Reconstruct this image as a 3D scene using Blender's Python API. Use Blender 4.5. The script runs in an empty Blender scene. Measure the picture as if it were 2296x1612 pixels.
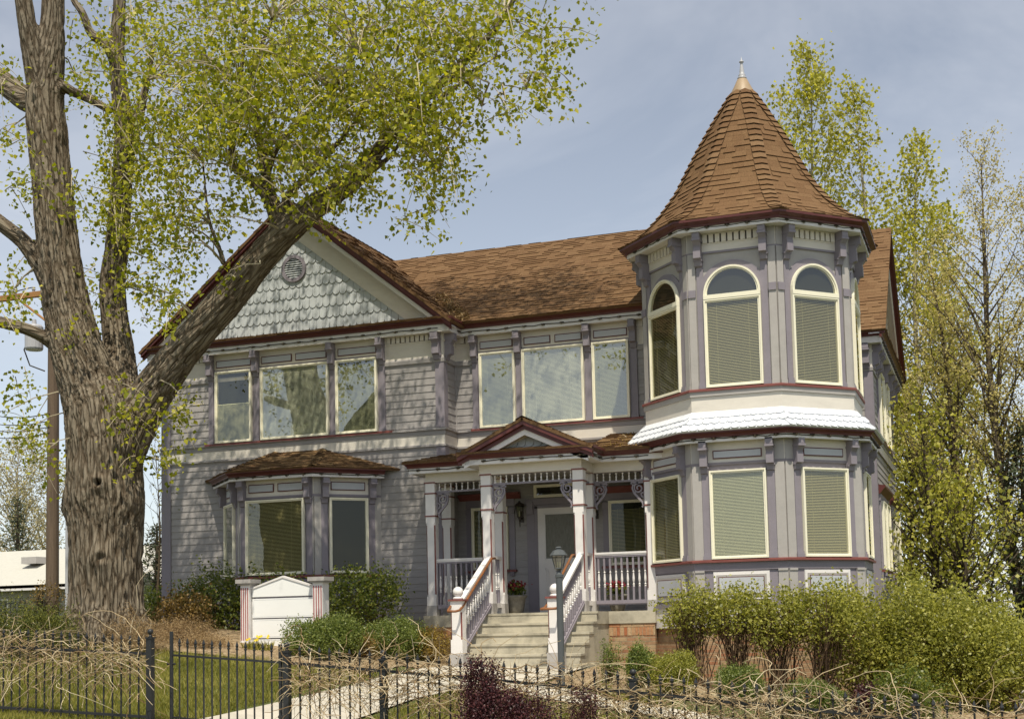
import bpy, bmesh, math, random
import numpy as np
from mathutils import Vector, noise as mnoise
random.seed(7); rng=np.random.default_rng(7)
R=math.radians
S=bpy.context.scene; COL=S.collection
# ------------------------------------------------------------------ camera
F_,CX,CY=2991.97,1146.84,1157.34
YAW,PIT,ROL=R(19.911),R(4.585),R(-1.275)
CAM=Vector((8.011,-24.783,-.179))
fwd=Vector((-math.sin(YAW)*math.cos(PIT),math.cos(YAW)*math.cos(PIT),math.sin(PIT)))
r0=Vector((math.cos(YAW),math.sin(YAW),0)); u0_=r0.cross(fwd)
rgt=r0*math.cos(ROL)+u0_*math.sin(ROL); upv=u0_*math.cos(ROL)-r0*math.sin(ROL)
cd=bpy.data.cameras.new('camera'); co=bpy.data.objects.new('camera',cd); COL.objects.link(co)
from mathutils import Matrix
M=Matrix((( rgt.x,upv.x,-fwd.x,CAM.x),(rgt.y,upv.y,-fwd.y,CAM.y),(rgt.z,upv.z,-fwd.z,CAM.z),(0,0,0,1)))
co.matrix_world=M
cd.sensor_width=36; cd.lens=36*F_/2296; cd.shift_x=(1148-CX)/2296; cd.shift_y=(CY-806)/2296
cd.clip_end=3000; cd.clip_start=.1; S.camera=co
def ray(x,y): return fwd+rgt*((x-CX)/F_)-upv*((y-CY)/F_)
def P(x,y,Y):
    d=ray(x,y); return CAM+d*((Y-CAM.y)/d.y)
# ------------------------------------------------------------------ light
AZ,EL=R(23),R(62)
sund=Vector((math.sin(AZ)*math.cos(EL),-math.cos(AZ)*math.cos(EL),math.sin(EL)))
W=bpy.data.worlds.new('World'); S.world=W; W.use_nodes=True
nt=W.node_tree; bg=nt.nodes['Background']
sky=nt.nodes.new('ShaderNodeTexSky'); sky.sky_type='NISHITA'; sky.sun_disc=False
sky.sun_elevation=EL; sky.sun_rotation=math.pi-AZ; sky.air_density=1.0; sky.dust_density=.45; sky.ozone_density=1.0
bg.inputs['Strength'].default_value=.125
# thin cirrus over the sky
tc=nt.nodes.new('ShaderNodeTexCoord'); mp=nt.nodes.new('ShaderNodeMapping'); mp.inputs['Scale'].default_value=(1.0,1.0,2.6); mp.inputs['Rotation'].default_value=(R(8),R(-14),R(20))
n1=nt.nodes.new('ShaderNodeTexNoise'); n1.inputs['Scale'].default_value=2.3; n1.inputs['Detail'].default_value=6; n1.inputs['Roughness'].default_value=.62; n1.inputs['Distortion'].default_value=.5
rp=nt.nodes.new('ShaderNodeValToRGB'); rp.color_ramp.elements[0].position=.38; rp.color_ramp.elements[1].position=.95
rp.color_ramp.elements[1].color=(.46,.46,.46,1)
mx=nt.nodes.new('ShaderNodeMixRGB'); mx.inputs['Color2'].default_value=(8.8,8.8,9.0,1)
hs=nt.nodes.new('ShaderNodeHueSaturation'); hs.inputs['Saturation'].default_value=.53; hs.inputs['Value'].default_value=1.0
L=nt.links.new
L(tc.outputs['Generated'],mp.inputs['Vector']); L(mp.outputs['Vector'],n1.inputs['Vector']); L(n1.outputs['Fac'],rp.inputs['Fac'])
L(sky.outputs['Color'],hs.inputs['Color']); L(hs.outputs['Color'],mx.inputs['Color1']); L(rp.outputs['Color'],mx.inputs['Fac']); L(mx.outputs['Color'],bg.inputs['Color'])
sl=bpy.data.lights.new('sun','SUN'); sl.energy=4.9; sl.angle=R(.53); sl.color=(1,.925,.77)
so=bpy.data.objects.new('sun',sl); COL.objects.link(so); so.rotation_euler=sund.to_track_quat('Z','Y').to_euler()
S.view_settings.view_transform='Standard'; S.view_settings.look='None'; S.view_settings.gamma=1; S.view_settings.exposure=.14
try: S.cycles.transparent_max_bounces=24; S.cycles.max_bounces=8
except Exception: pass
# ------------------------------------------------------------------ helpers
def tag(o,label=None,cat=None,group=None,kind=None):
    if label: o['label']=label
    if cat: o['category']=cat
    if group: o['group']=group
    if kind: o['kind']=kind
    return o
def empty(name,loc,label,cat,group=None,rz=0):
    o=bpy.data.objects.new(name,None); COL.objects.link(o); o.location=loc; o.rotation_euler=(0,0,rz); o.empty_display_size=.2
    return tag(o,label,cat,group)

def origin(o):
    v=Vector((0,0,0))
    while o is not None:
        v=v+o.location; o=o.parent
    return v
class Fr:
    def __init__(s,o,ang=0):       # ang 0 faces -Y ; 90 faces +X
        a=R(ang); s.o=Vector((o[0],o[1],0)); s.U=Vector((math.cos(a),math.sin(a),0)); s.N=Vector((math.sin(a),-math.cos(a),0))
    def p(s,u,n,z): return s.o+s.U*u+s.N*n+Vector((0,0,z))
class MB:
    def __init__(s): s.v=[];s.f=[];s.m=[];s.c=[]
    def poly(s,pts,m=0,c=.5):
        i=len(s.v); s.v+= [tuple(p) for p in pts]; s.f.append(tuple(range(i,i+len(pts)))); s.m.append(m); s.c.append(c)
    def box(s,fr,u0,u1,n0,n1,z0,z1,m=0,c=.5):
        i=len(s.v)
        s.v+=[tuple(fr.p(u,n,z)) for z in (z0,z1) for u,n in((u0,n0),(u0,n1),(u1,n1),(u1,n0))]
        for q in((3,2,1,0),(4,5,6,7),(0,1,5,4),(1,2,6,5),(2,3,7,6),(3,0,4,7)): s.f.append(tuple(i+k for k in q)); s.m.append(m); s.c.append(c)
        return s
    def hexa(s,a,b,m=0,c=.5):     # two loops of points joined
        i=len(s.v);n=len(a); s.v+=[tuple(p) for p in a]+[tuple(p) for p in b]
        s.f.append(tuple(range(i+n-1,i-1,-1)));s.f.append(tuple(range(i+n,i+2*n)))
        for k in range(n): j=(k+1)%n; s.f.append((i+k,i+j,i+n+j,i+n+k))
        s.m+=[m]*(n+2); s.c+=[c]*(n+2); return s
    def ext_n(s,fr,pts,n0,n1,m=0,c=.5): return s.hexa([fr.p(u,n1,z) for u,z in pts],[fr.p(u,n0,z) for u,z in pts],m,c)
    def ext_u(s,fr,pts,u0,u1,m=0,c=.5): return s.hexa([fr.p(u0,n,z) for n,z in pts],[fr.p(u1,n,z) for n,z in pts],m,c)
    def tube(s,path,rad,seg=6,m=0,cap=True,c=.5):
        path=[Vector(p) for p in path]; n=len(path)
        if isinstance(rad,(int,float)): rad=[rad]*n
        i0=len(s.v); pv=None
        for k in range(n):
            t=(path[min(k+1,n-1)]-path[max(k-1,0)]); 
            if t.length<1e-9: t=Vector((0,0,1))
            t.normalize()
            if pv is None: a=t.orthogonal().normalized()
            else:
                a=pv-t*pv.dot(t); a=a.normalized() if a.length>1e-6 else t.orthogonal().normalized()
            pv=a; b=t.cross(a)
            for q in range(seg):
                g=2*math.pi*q/seg; s.v.append(tuple(path[k]+(a*math.cos(g)+b*math.sin(g))*rad[k]))
        for k in range(n-1):
            for q in range(seg):
                r=(q+1)%seg; s.f.append((i0+k*seg+q,i0+k*seg+r,i0+(k+1)*seg+r,i0+(k+1)*seg+q)); s.m.append(m); s.c.append(c)
        if cap:
            s.f.append(tuple(i0+q for q in range(seg-1,-1,-1))); s.f.append(tuple(i0+(n-1)*seg+q for q in range(seg))); s.m+=[m,m]; s.c+=[c,c]
        return s
    def lathe(s,cx,cy,prof,seg=10,m=0,rot=0,smoothcap=True,c=.5):
        i0=len(s.v)
        for r,z in prof:
            for q in range(seg):
                g=2*math.pi*q/seg+rot; s.v.append((cx+r*math.cos(g),cy+r*math.sin(g),z))
        for k in range(len(prof)-1):
            for q in range(seg):
                r=(q+1)%seg; s.f.append((i0+k*seg+q,i0+k*seg+r,i0+(k+1)*seg+r,i0+(k+1)*seg+q)); s.m.append(m); s.c.append(c)
        s.f.append(tuple(i0+q for q in range(seg-1,-1,-1))); e=i0+(len(prof)-1)*seg; s.f.append(tuple(e+q for q in range(seg))); s.m+=[m,m]; s.c+=[c,c]
        return s
    def sweep(s,path,prof,closed=False,m=0,open_prof=False,c=.5):
        # path plan points, outward on the right hand; prof points (n,z)
        pts=[Vector((p[0],p[1])) for p in path]; n=len(pts); i0=len(s.v); k=len(prof)
        for i in range(n):
            d1=d2=None
            if closed or i>0: d1=(pts[i]-pts[i-1]).normalized()
            if closed or i<n-1: d2=(pts[(i+1)%n]-pts[i]).normalized()
            if d1 is None: d1=d2
            if d2 is None: d2=d1
            n1=Vector((d1.y,-d1.x)); n2=Vector((d2.y,-d2.x)); b=n1+n2; b=b/max(1e-6,b.dot(n1))
            for pn,pz in prof: s.v.append((pts[i].x+b.x*pn,pts[i].y+b.y*pn,pz))
        kk=k-1 if open_prof else k
        for i in range(n if closed else n-1):
            a=i0+i*k; b=i0+((i+1)%n)*k
            for q in range(kk):
                r=(q+1)%k; s.f.append((a+q,b+q,b+r,a+r)); s.m.append(m); s.c.append(c)
        if not closed and not open_prof:
            s.f.append(tuple(i0+q for q in range(k))); s.f.append(tuple(i0+(n-1)*k+q for q in range(k-1,-1,-1))); s.m+=[m,m]; s.c+=[c,c]
        return s
    def build(s,name,mats,parent=None,smooth=False,label=None,recalc=True):
        me=bpy.data.meshes.new(name); off=origin(parent) if parent else Vector((0,0,0))
        if parent is not None and (off.x or off.y or off.z): vv=[(a-off.x,b-off.y,c-off.z) for a,b,c in s.v]
        else: vv=s.v
        me.from_pydata(vv,[],s.f)
        if not isinstance(mats,(list,tuple)): mats=[mats]
        for mt in mats: me.materials.append(mt)
        me.polygons.foreach_set('material_index',s.m)
        at=me.attributes.new('var','FLOAT','FACE'); at.data.foreach_set('value',s.c)
        if recalc and len(s.f)<60000:
            bm=bmesh.new(); bm.from_mesh(me); bmesh.ops.recalc_face_normals(bm,faces=bm.faces); bm.to_mesh(me); bm.free()
        if smooth: me.polygons.foreach_set('use_smooth',[True]*len(me.polygons))
        o=bpy.data.objects.new(name,me); COL.objects.link(o)
        if parent: o.parent=parent
        if label: o['label']=label
        return o
def inst(src,name,parent,delta):
    o=src.copy(); COL.objects.link(o); o.parent=parent; o.location=src.location+Vector(delta); return o
# ------------------------------------------------------------------ materials
def mat(name,base=(.5,.5,.5),rough=.6,spec=.3,metal=0):
    m=bpy.data.materials.new(name); m.use_nodes=True; b=m.node_tree.nodes['Principled BSDF']
    b.inputs['Base Color'].default_value=(*base,1); b.inputs['Roughness'].default_value=rough; b.inputs['Metallic'].default_value=metal
    b.inputs['Specular IOR Level'].default_value=spec; return m,m.node_tree,b
def N(nt,t,**kw):
    n=nt.nodes.new(t)
    for k,v in kw.items():
        if k in n.inputs: n.inputs[k].default_value=v
        else: setattr(n,k,v)
    return n
def ramp(nt,stops):
    r=nt.nodes.new('ShaderNodeValToRGB'); e=r.color_ramp.elements
    while len(e)<len(stops): e.new(.5)
    for i,(p,c) in enumerate(stops): e[i].position=p; e[i].color=(*c,1)
    return r
def sc(c,k): return tuple(min(1,x*k) for x in c)
def paint(name,c,rough=.5,vary=.10,scale=3.0,bump=.08,grain=60,streak=(1,1,1)):
    m,nt,b=mat(name,c,rough,.35); L=nt.links.new
    tc=N(nt,'ShaderNodeTexCoord'); mp=N(nt,'ShaderNodeMapping'); mp.inputs['Scale'].default_value=streak
    n=N(nt,'ShaderNodeTexNoise',Scale=scale,Detail=10.,Roughness=.72,Distortion=.4)
    r=ramp(nt,[(.22,sc(c,1-vary*2.0)),(.40,sc(c,1-vary*.7)),(.58,c),(.8,sc(c,1+vary*.7))])
    L(tc.outputs['Object'],mp.inputs['Vector']); L(mp.outputs['Vector'],n.inputs['Vector']); L(n.outputs['Fac'],r.inputs['Fac']); L(r.outputs['Color'],b.inputs['Base Color'])
    n2=N(nt,'ShaderNodeTexNoise',Scale=float(grain),Detail=3.); bp=N(nt,'ShaderNodeBump',Strength=bump,Distance=.01)
    L(mp.outputs['Vector'],n2.inputs['Vector']); L(n2.outputs['Fac'],bp.inputs['Height']); L(bp.outputs['Normal'],b.inputs['Normal'])
    return m
def varmat(name,stops,rough=.8,grain=40,gs=.25,bump=.3,spec=.2):
    m,nt,b=mat(name,(.5,.5,.5),rough,spec); L=nt.links.new
    a=N(nt,'ShaderNodeAttribute',attribute_name='var'); r=ramp(nt,stops)
    tc=N(nt,'ShaderNodeTexCoord'); n=N(nt,'ShaderNodeTexNoise',Scale=float(grain),Detail=6.,Roughness=.7)
    mm=N(nt,'ShaderNodeMixRGB',blend_type='MULTIPLY'); mm.inputs['Fac'].default_value=1
    r2=ramp(nt,[(.3,(1-gs,)*3),(.7,(1+gs*.4,)*3)])
    L(a.outputs['Fac'],r.inputs['Fac']); L(tc.outputs['Object'],n.inputs['Vector']); L(n.outputs['Fac'],r2.inputs['Fac'])
    L(r.outputs['Color'],mm.inputs['Color1']); L(r2.outputs['Color'],mm.inputs['Color2']); L(mm.outputs['Color'],b.inputs['Base Color'])
    bp=N(nt,'ShaderNodeBump',Strength=bump,Distance=.01); L(n.outputs['Fac'],bp.inputs['Height']); L(bp.outputs['Normal'],b.inputs['Normal'])
    return m
def leafmat(name,stops,trans=.35,rough=.45,spec=.4):
    m,nt,b=mat(name,(.1,.2,.05),rough,spec); L=nt.links.new
    a=N(nt,'ShaderNodeAttribute',attribute_name='var'); r=ramp(nt,stops); L(a.outputs['Fac'],r.inputs['Fac']); L(r.outputs['Color'],b.inputs['Base Color'])
    t=N(nt,'ShaderNodeBsdfTranslucent'); hs=N(nt,'ShaderNodeHueSaturation',Value=1.5,Saturation=1.1); L(r.outputs['Color'],hs.inputs['Color']); L(hs.outputs['Color'],t.inputs['Color'])
    mx=N(nt,'ShaderNodeMixShader'); mx.inputs[0].default_value=trans; out=nt.nodes['Material Output']
    L(b.outputs[0],mx.inputs[1]); L(t.outputs[0],mx.inputs[2]); L(mx.outputs[0],out.inputs['Surface']); return m
M_sid=paint('siding_paint',(.322,.302,.294),.55,.16,2.2,.12,40,(1,1,6))
M_lav=paint('lavender_trim_paint',(.235,.211,.240),.5,.10,4,.10,50)
M_gry=paint('grey_post_paint',(.385,.362,.342),.5,.10,4,.10,50)
M_crm=paint('cream_trim_paint',(.66,.615,.545),.5,.10,2.5,.12,50,(1,1,3))
M_wht=paint('white_trim_paint',(.72,.69,.67),.45,.08,3,.06,60)
M_win=paint('window_frame_paint',(.80,.76,.60),.4,.05,3,.03,60)
M_red=paint('maroon_fascia_paint',(.105,.030,.027),.4,.18,3,.08,50)
M_sil=paint('red_sill_paint',(.20,.065,.055),.45,.18,5,.08,50)
M_blu=paint('pale_blue_shingle_paint',(.45,.475,.485),.55,.10,3,.1,40)
M_pan=paint('pale_panel_paint',(.46,.475,.50),.5,.08,3,.05,40)
M_wsh=paint('white_shingle_paint',(.66,.68,.72),.5,.08,3,.06,40)
M_drk,_,_=mat('dark_interior',(.018,.019,.016),.9,.1)
M_ins,_,_=mat('dark_window_backing',(.03,.032,.024),.9,.1)  # near-black sheet colour standing in for the unlit rooms behind the panes
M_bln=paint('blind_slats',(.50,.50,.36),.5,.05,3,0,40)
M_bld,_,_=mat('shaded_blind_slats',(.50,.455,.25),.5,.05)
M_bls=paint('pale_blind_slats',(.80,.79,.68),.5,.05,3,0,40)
M_shg=varmat('brown_asphalt_shingle',[(0,(.135,.076,.039)),(.3,(.162,.093,.047)),(.75,(.185,.110,.056)),(1,(.21,.13,.070))],.9,55,.4,.5,.1)
M_shk=varmat('cedar_shake',[(0,(.09,.052,.028)),(.4,(.17,.10,.05)),(.75,(.26,.165,.078)),(1,(.36,.25,.13))],.9,30,.4,.4,.1)
M_blk,_,_=mat('black_iron',(.022,.023,.025),.45,.4)
M_gpt,_,_=mat('grey_green_metal',(.075,.082,.085),.4,.4)
M_brz,_,_=mat('bronze_metal',(.035,.026,.02),.4,.4)
M_hrl=paint('brown_handrail_paint',(.22,.09,.035),.45,.12,6,.05,50)
M_tan=paint('tan_metal_cap',(.33,.24,.15),.5,.12,3,.05,50)
M_fin=paint('grey_finial_metal',(.40,.40,.42),.4,.1,6,.03,50)
M_whs=paint('white_sign_panel',(.80,.80,.78),.4,.03,2,.01,50)
M_cable,_,_=mat('dark_cable',(.03,.026,.02),.6,.3)
M_bulb,_,_=mat('bulb_base',(.055,.045,.03),.3,.5)
M_pole=paint('weathered_pole_wood',(.135,.095,.065),.85,.35,2,.4,30,(8,8,.6))
def glass(name,tint,f0=.06,rough=.01):
    m=bpy.data.materials.new(name); m.use_nodes=True; nt=m.node_tree; nt.nodes.clear(); L=nt.links.new
    o=N(nt,'ShaderNodeOutputMaterial'); mx=N(nt,'ShaderNodeMixShader'); lw=N(nt,'ShaderNodeLayerWeight'); pw=N(nt,'ShaderNodeMath',operation='POWER'); pw.inputs[1].default_value=4.5; ma=N(nt,'ShaderNodeMath',operation='MULTIPLY_ADD'); ma.inputs[1].default_value=1-f0; ma.inputs[2].default_value=f0
    g=N(nt,'ShaderNodeBsdfGlossy',Roughness=rough); t=N(nt,'ShaderNodeBsdfTransparent'); lw.inputs['Blend'].default_value=.5
    g.inputs['Color'].default_value=(1,1,1,1); t.inputs['Color'].default_value=(*tint,1)
    n=N(nt,'ShaderNodeTexNoise',Scale=1.6,Detail=2.); bp=N(nt,'ShaderNodeBump',Strength=.10,Distance=.02); tc=N(nt,'ShaderNodeTexCoord')
    L(lw.outputs['Facing'],pw.inputs[0]); L(pw.outputs[0],ma.inputs[0])
    L(tc.outputs['Object'],n.inputs['Vector']); L(n.outputs['Fac'],bp.inputs['Height']); L(bp.outputs['Normal'],g.inputs['Normal'])
    L(ma.outputs[0],mx.inputs[0]); L(t.outputs[0],mx.inputs[1]); L(g.outputs[0],mx.inputs[2]); L(mx.outputs[0],o.inputs['Surface']); return m
M_gls=glass('window_glass',(.87,.87,.77),.10)
M_glm=glass('reflective_window_glass',(.84,.86,.78),.20)
M_gld=glass('dark_room_glass',(.80,.82,.72),.035)
M_lgl=glass('lantern_glass',(.8,.78,.7),.05)
def concrete(name,c,dark=.55):
    m,nt,b=mat(name,c,.85,.2); L=nt.links.new; tc=N(nt,'ShaderNodeTexCoord')
    n=N(nt,'ShaderNodeTexNoise',Scale=2.2,Detail=10.,Roughness=.7); r=ramp(nt,[(.3,sc(c,dark)),(.55,c),(.8,sc(c,1.15))])
    n2=N(nt,'ShaderNodeTexNoise',Scale=70.,Detail=4.); bp=N(nt,'ShaderNodeBump',Strength=.25,Distance=.01)
    L(tc.outputs['Object'],n.inputs['Vector']); L(tc.outputs['Object'],n2.inputs['Vector']); L(n.outputs['Fac'],r.inputs['Fac']); L(r.outputs['Color'],b.inputs['Base Color']); L(n2.outputs['Fac'],bp.inputs['Height']); L(bp.outputs['Normal'],b.inputs['Normal']); return m
M_con=concrete('step_concrete',(.47,.43,.335))
M_walk=concrete('walk_concrete',(.49,.45,.375),.75)
def brick(name,scale=1):
    m,nt,b=mat(name,(.3,.15,.1),.85,.2); L=nt.links.new; tc=N(nt,'ShaderNodeTexCoord')
    sp=N(nt,'ShaderNodeSeparateXYZ'); cm=N(nt,'ShaderNodeCombineXYZ'); ad=N(nt,'ShaderNodeMath',operation='ADD')
    L(tc.outputs['Object'],sp.inputs[0]); L(sp.outputs['X'],ad.inputs[0]); L(sp.outputs['Y'],ad.inputs[1]); L(ad.outputs[0],cm.inputs['X']); L(sp.outputs['Z'],cm.inputs['Y'])
    br=N(nt,'ShaderNodeTexBrick',Scale=1.); br.inputs['Brick Width'].default_value=.21; br.inputs['Row Height'].default_value=.068; br.inputs['Mortar Size'].default_value=.006
    br.inputs['Color1'].default_value=(.34,.155,.085,1); br.inputs['Color2'].default_value=(.46,.34,.20,1); br.inputs['Mortar'].default_value=(.36,.29,.19,1); br.inputs['Bias'].default_value=.0
    n=N(nt,'ShaderNodeTexNoise',Scale=9.,Detail=8.,Roughness=.7); r=ramp(nt,[(.3,(.55,.55,.55)),(.7,(1.2,1.2,1.2))]); mm=N(nt,'ShaderNodeMixRGB',blend_type='MULTIPLY'); mm.inputs[0].default_value=1
    L(cm.outputs[0],br.inputs['Vector']); L(tc.outputs['Object'],n.inputs['Vector']); L(n.outputs['Fac'],r.inputs['Fac']); L(br.outputs['Color'],mm.inputs[1]); L(r.outputs[0],mm.inputs[2]); L(mm.outputs[0],b.inputs['Base Color'])
    bp=N(nt,'ShaderNodeBump',Strength=.6,Distance=.01); bp.invert=True; L(br.outputs['Fac'],bp.inputs['Height']); L(bp.outputs['Normal'],b.inputs['Normal']); return m
M_brk=brick('worn_brick')
M_bks=varmat('soldier_brick',[(0,(.40,.15,.07)),(.5,(.46,.25,.13)),(1,(.50,.36,.21))],.85,25,.35,.4)
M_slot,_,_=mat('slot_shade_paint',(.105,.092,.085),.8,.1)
M_mor,_,_=mat('mortar',(.37,.30,.20),.9,.1)
# ------------------------------------------------------------------ terrain
def lerp_tab(x,tab):
    if x<=tab[0][0]: return tab[0][1]
    for (a,va),(b,vb) in zip(tab,tab[1:]):
        if x<=b: return va+(vb-va)*(x-a)/(b-a)
    return tab[-1][1]
HT=[(-40,.15),(-9,.0),(-6.5,-.12),(-4.5,-.38),(-2,-.70),(-1,-.88),(1.5,-.95),(4.6,-1.36),(7,-1.6),(14,-2.0),(40,-2.4)]
GT=[(-40,-1.0),(-8,-1.10),(-3.5,-1.20),(0,-1.43),(4.35,-1.80),(7.2,-2.08),(14,-2.4),(40,-2.8)]
def T(x,y):
    h=lerp_tab(x,HT); g=lerp_tab(x,GT)
    if y>=-3.2:
        return h if y<3 else h+(min(h,-.3)-h)*min(1,(y-3)/20)
    if y<=-11.3: return g-.03*min(10,(-11.3-y))
    w=(-3.2-y)/8.1; w=w*w*(3-2*w)*.5+w*.5
    return h+(g-h)*w
def onT(x,y):
    d=ray(x,y); s=8
    while s<60:
        p=CAM+d*s
        if p.z<T(p.x,p.y): return p
        s+=.02
    return CAM+d*60
# ------------------------------------------------------------------ house
house=empty('victorian_house',(0,0,-.95),'two storey lavender grey wooden house with an octagonal corner tower and brown roofs','house')
LWY=-.625; XL,XC=-8.64,-2.115; GC=-5.40
F_LW=Fr((0,LWY)); F_MN=Fr((0,0)); F_RW=Fr((5.7,0),90); F_RF=Fr((0,4.37))
TX,TY=4.0,-.573
def octpath(r,faces=None):
    vr=r/math.cos(math.pi/8)
    # counter-clockwise seen from above, so that outward is on the right hand
    pts=[(TX+vr*math.cos(-math.pi/2-math.pi/8+k*math.pi/4),TY+vr*math.sin(-math.pi/2-math.pi/8+k*math.pi/4)) for k in range(8)]
    return pts
def octfr(k,r): # k=0 front, 1 right-front, -1 left-front ...
    a=k*45; f=Fr((0,0),a); f.o=Vector((TX,TY,0))+f.N*r; return f
def siding(name,path,z0,z1,row=.141,closed=False):
    b=MB(); prof=[]; z=z0
    while z<z1-1e-6:
        zt=min(z+row,z1); prof+=[(.0,z),(.015,z),(.0165,z+.008),(.005,zt)]; z=zt
    b.sweep(path,prof,closed,open_prof=True); return b.build(name,M_sid,house)
wl=[(XL,10.4),(XL,LWY),(XC,LWY),(XC,0),(3.2,0),(3.2,4.36)]
siding('siding_wall',wl,-.35,5.06)
siding('siding_wall',[(3.0,4.37),(5.7,4.37),(5.7,10.45),(0,10.45)],-.6,5.06)
# inner wall core so that the house is closed
b=MB(); b.box(Fr((0,0)),XL+.02,3,-10.3,-.02,-1,5.7); b.box(Fr((0,0)),XL+.02,XC-.02,0,.60,-1,5.7); b.box(Fr((0,0)),2,5.68,-10.3,-4.4,-1.4,5.7); b.build('inner_wall',M_drk,house)
# friezes and belts along the second storey
for path in (wl,[(3.0,4.37),(5.7,4.37),(5.7,10.45),(0,10.45)]):
    b=MB(); b.sweep(path,[(0,5.12),(.028,5.12),(.028,5.62),(0,5.62)]); b.sweep(path,[(.0,5.44),(.04,5.44),(.045,5.47),(.0,5.47)]); b.build('frieze',M_crm,house)
    b=MB(); b.sweep(path,[(0,3.38),(.030,3.38),(.034,3.57),(0,3.57)]); b.build('belt_course',M_crm,house)
    b=MB(); b.sweep(path,[(0,5.03),(.042,5.03),(.048,5.10),(.03,5.13),(0,5.13)]); b.build('belt_course',M_sid,house)
    b=MB(); b.sweep(path,[(0,3.575),(.045,3.575),(.045,3.655),(.085,3.665),(.085,3.705),(.02,3.715),(0,3.715)]); b.build('belt_course',M_sid,house)
    b=MB(); b.sweep(path,[(0,3.345),(.05,3.345),(.05,3.385),(.02,3.39),(0,3.39)]); b.build('belt_course',M_sid,house)
def dentils(b,fr,u0,u1,z0,z1,step=.10,w=.062,n0=.028,n1=.055):
    k=max(1,int((u1-u0)/step)); s=(u1-u0)/k; w=s-.030; n1=n0+.034
    b.box(fr,u0+.005,u1-.005,n0-.004,n0+.002,z0,z1,1)
    for i in range(k): b.box(fr,u0+s*(i+.5)-w/2,u0+s*(i+.5)+w/2,n0,n1,z0,z1)
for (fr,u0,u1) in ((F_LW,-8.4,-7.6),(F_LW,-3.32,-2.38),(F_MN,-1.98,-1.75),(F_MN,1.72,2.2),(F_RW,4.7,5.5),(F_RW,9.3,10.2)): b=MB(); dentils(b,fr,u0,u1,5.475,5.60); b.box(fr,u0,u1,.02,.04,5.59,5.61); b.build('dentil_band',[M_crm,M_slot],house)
# ---- corner boards and posts
def cornerboard(x,y,sx,z0,z1,w=.16,parent=house):
    b=MB(); f=Fr((x,y))
    b.box(f,-w if sx>0 else 0,0 if sx>0 else w,0,.030,z0,z1)
    g=Fr((x,y),90 if sx>0 else -90)
    b.box(g,-.03 if sx>0 else -w,w if sx>0 else .03,0,.030,z0,z1); b.build('corner_board',M_lav,parent)
for z0,z1 in((-.35,3.34),(3.40,3.57),(3.72,5.12)): cornerboard(XC,LWY,1,z0,z1); cornerboard(XL,LWY,-1,z0,z1,.2); cornerboard(5.7,4.37,1,z0,z1)
b=MB(); b.box(F_MN,XC+.0,XC+.035,0,.03,3.72,5.03); b.build('corner_board',M_sid,house)
# ---- brackets
def bracket(fr,u,ztop,h=.56,w=.125,d=.235,mt=None,name='bracket'):
    b=MB(); s=h/.56
    pr=[(0,0),(d,0),(d,-.10*s),(d*.93,-.15*s),(d*.70,-.21*s),(d*.66,-.245*s),(d*.72,-.25*s),(d*.72,-.42*s),(d*.40,-.44*s),(d*.30,-.53*s),(0,-.56*s)]
    b.ext_u(fr,[(n,ztop+z) for n,z in pr],u-w/2,u+w/2)
    b.box(fr,u-w/2-.012,u+w/2+.012,0,d*.98+.012,ztop-.15*s,ztop-.115*s); b.box(fr,u-w/2-.014,u+w/2+.014,0,d*.42,ztop-.455*s,ztop-.425*s)
    return b.build(name,mt or M_lav,house)
def pilaster(fr,u,z0,z1,w=.12,d=.05):
    b=MB(); b.box(fr,u-w/2,u+w/2,0,d,z0,z1); b.box(fr,u-w/2-.012,u+w/2+.012,0,d+.03,z0,z0+.06); b.box(fr,u-w/2-.004,u+w/2+.004,0,d+.015,z0+.06,z0+.10)
    return b.build('pilaster',M_lav,house)
def sill(fr,u0,u1,z,d=.09,h=.045):
    b=MB(); b.ext_u(fr,[(0,z-h),(d,z-h),(d,z-.006),(d-.01,z),(0,z)],u0,u1); return b.build('window_sill',M_sil,house)
def panel(fr,u0,u1,z0,z1,n=.028,two=False,name='panel'):
    b=MB(); b.box(fr,u0,u1,0,n+.012,z0,z1,0)
    seg=[(u0,u1)] if not two else [(u0,(u0+u1)/2),((u0+u1)/2,u1)]
    for a,c in seg:
        m=.045; b.box(fr,a+m,c-m,n+.011,n+.034,z0+m*.9,z1-m*.9,1); b.box(fr,a+m+.018,c-m-.018,n+.02,n+.037,z0+m*.9+.018,z1-m*.9-.018,2)
    return b.build(name,[M_crm,M_red,M_pan],house)
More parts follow.
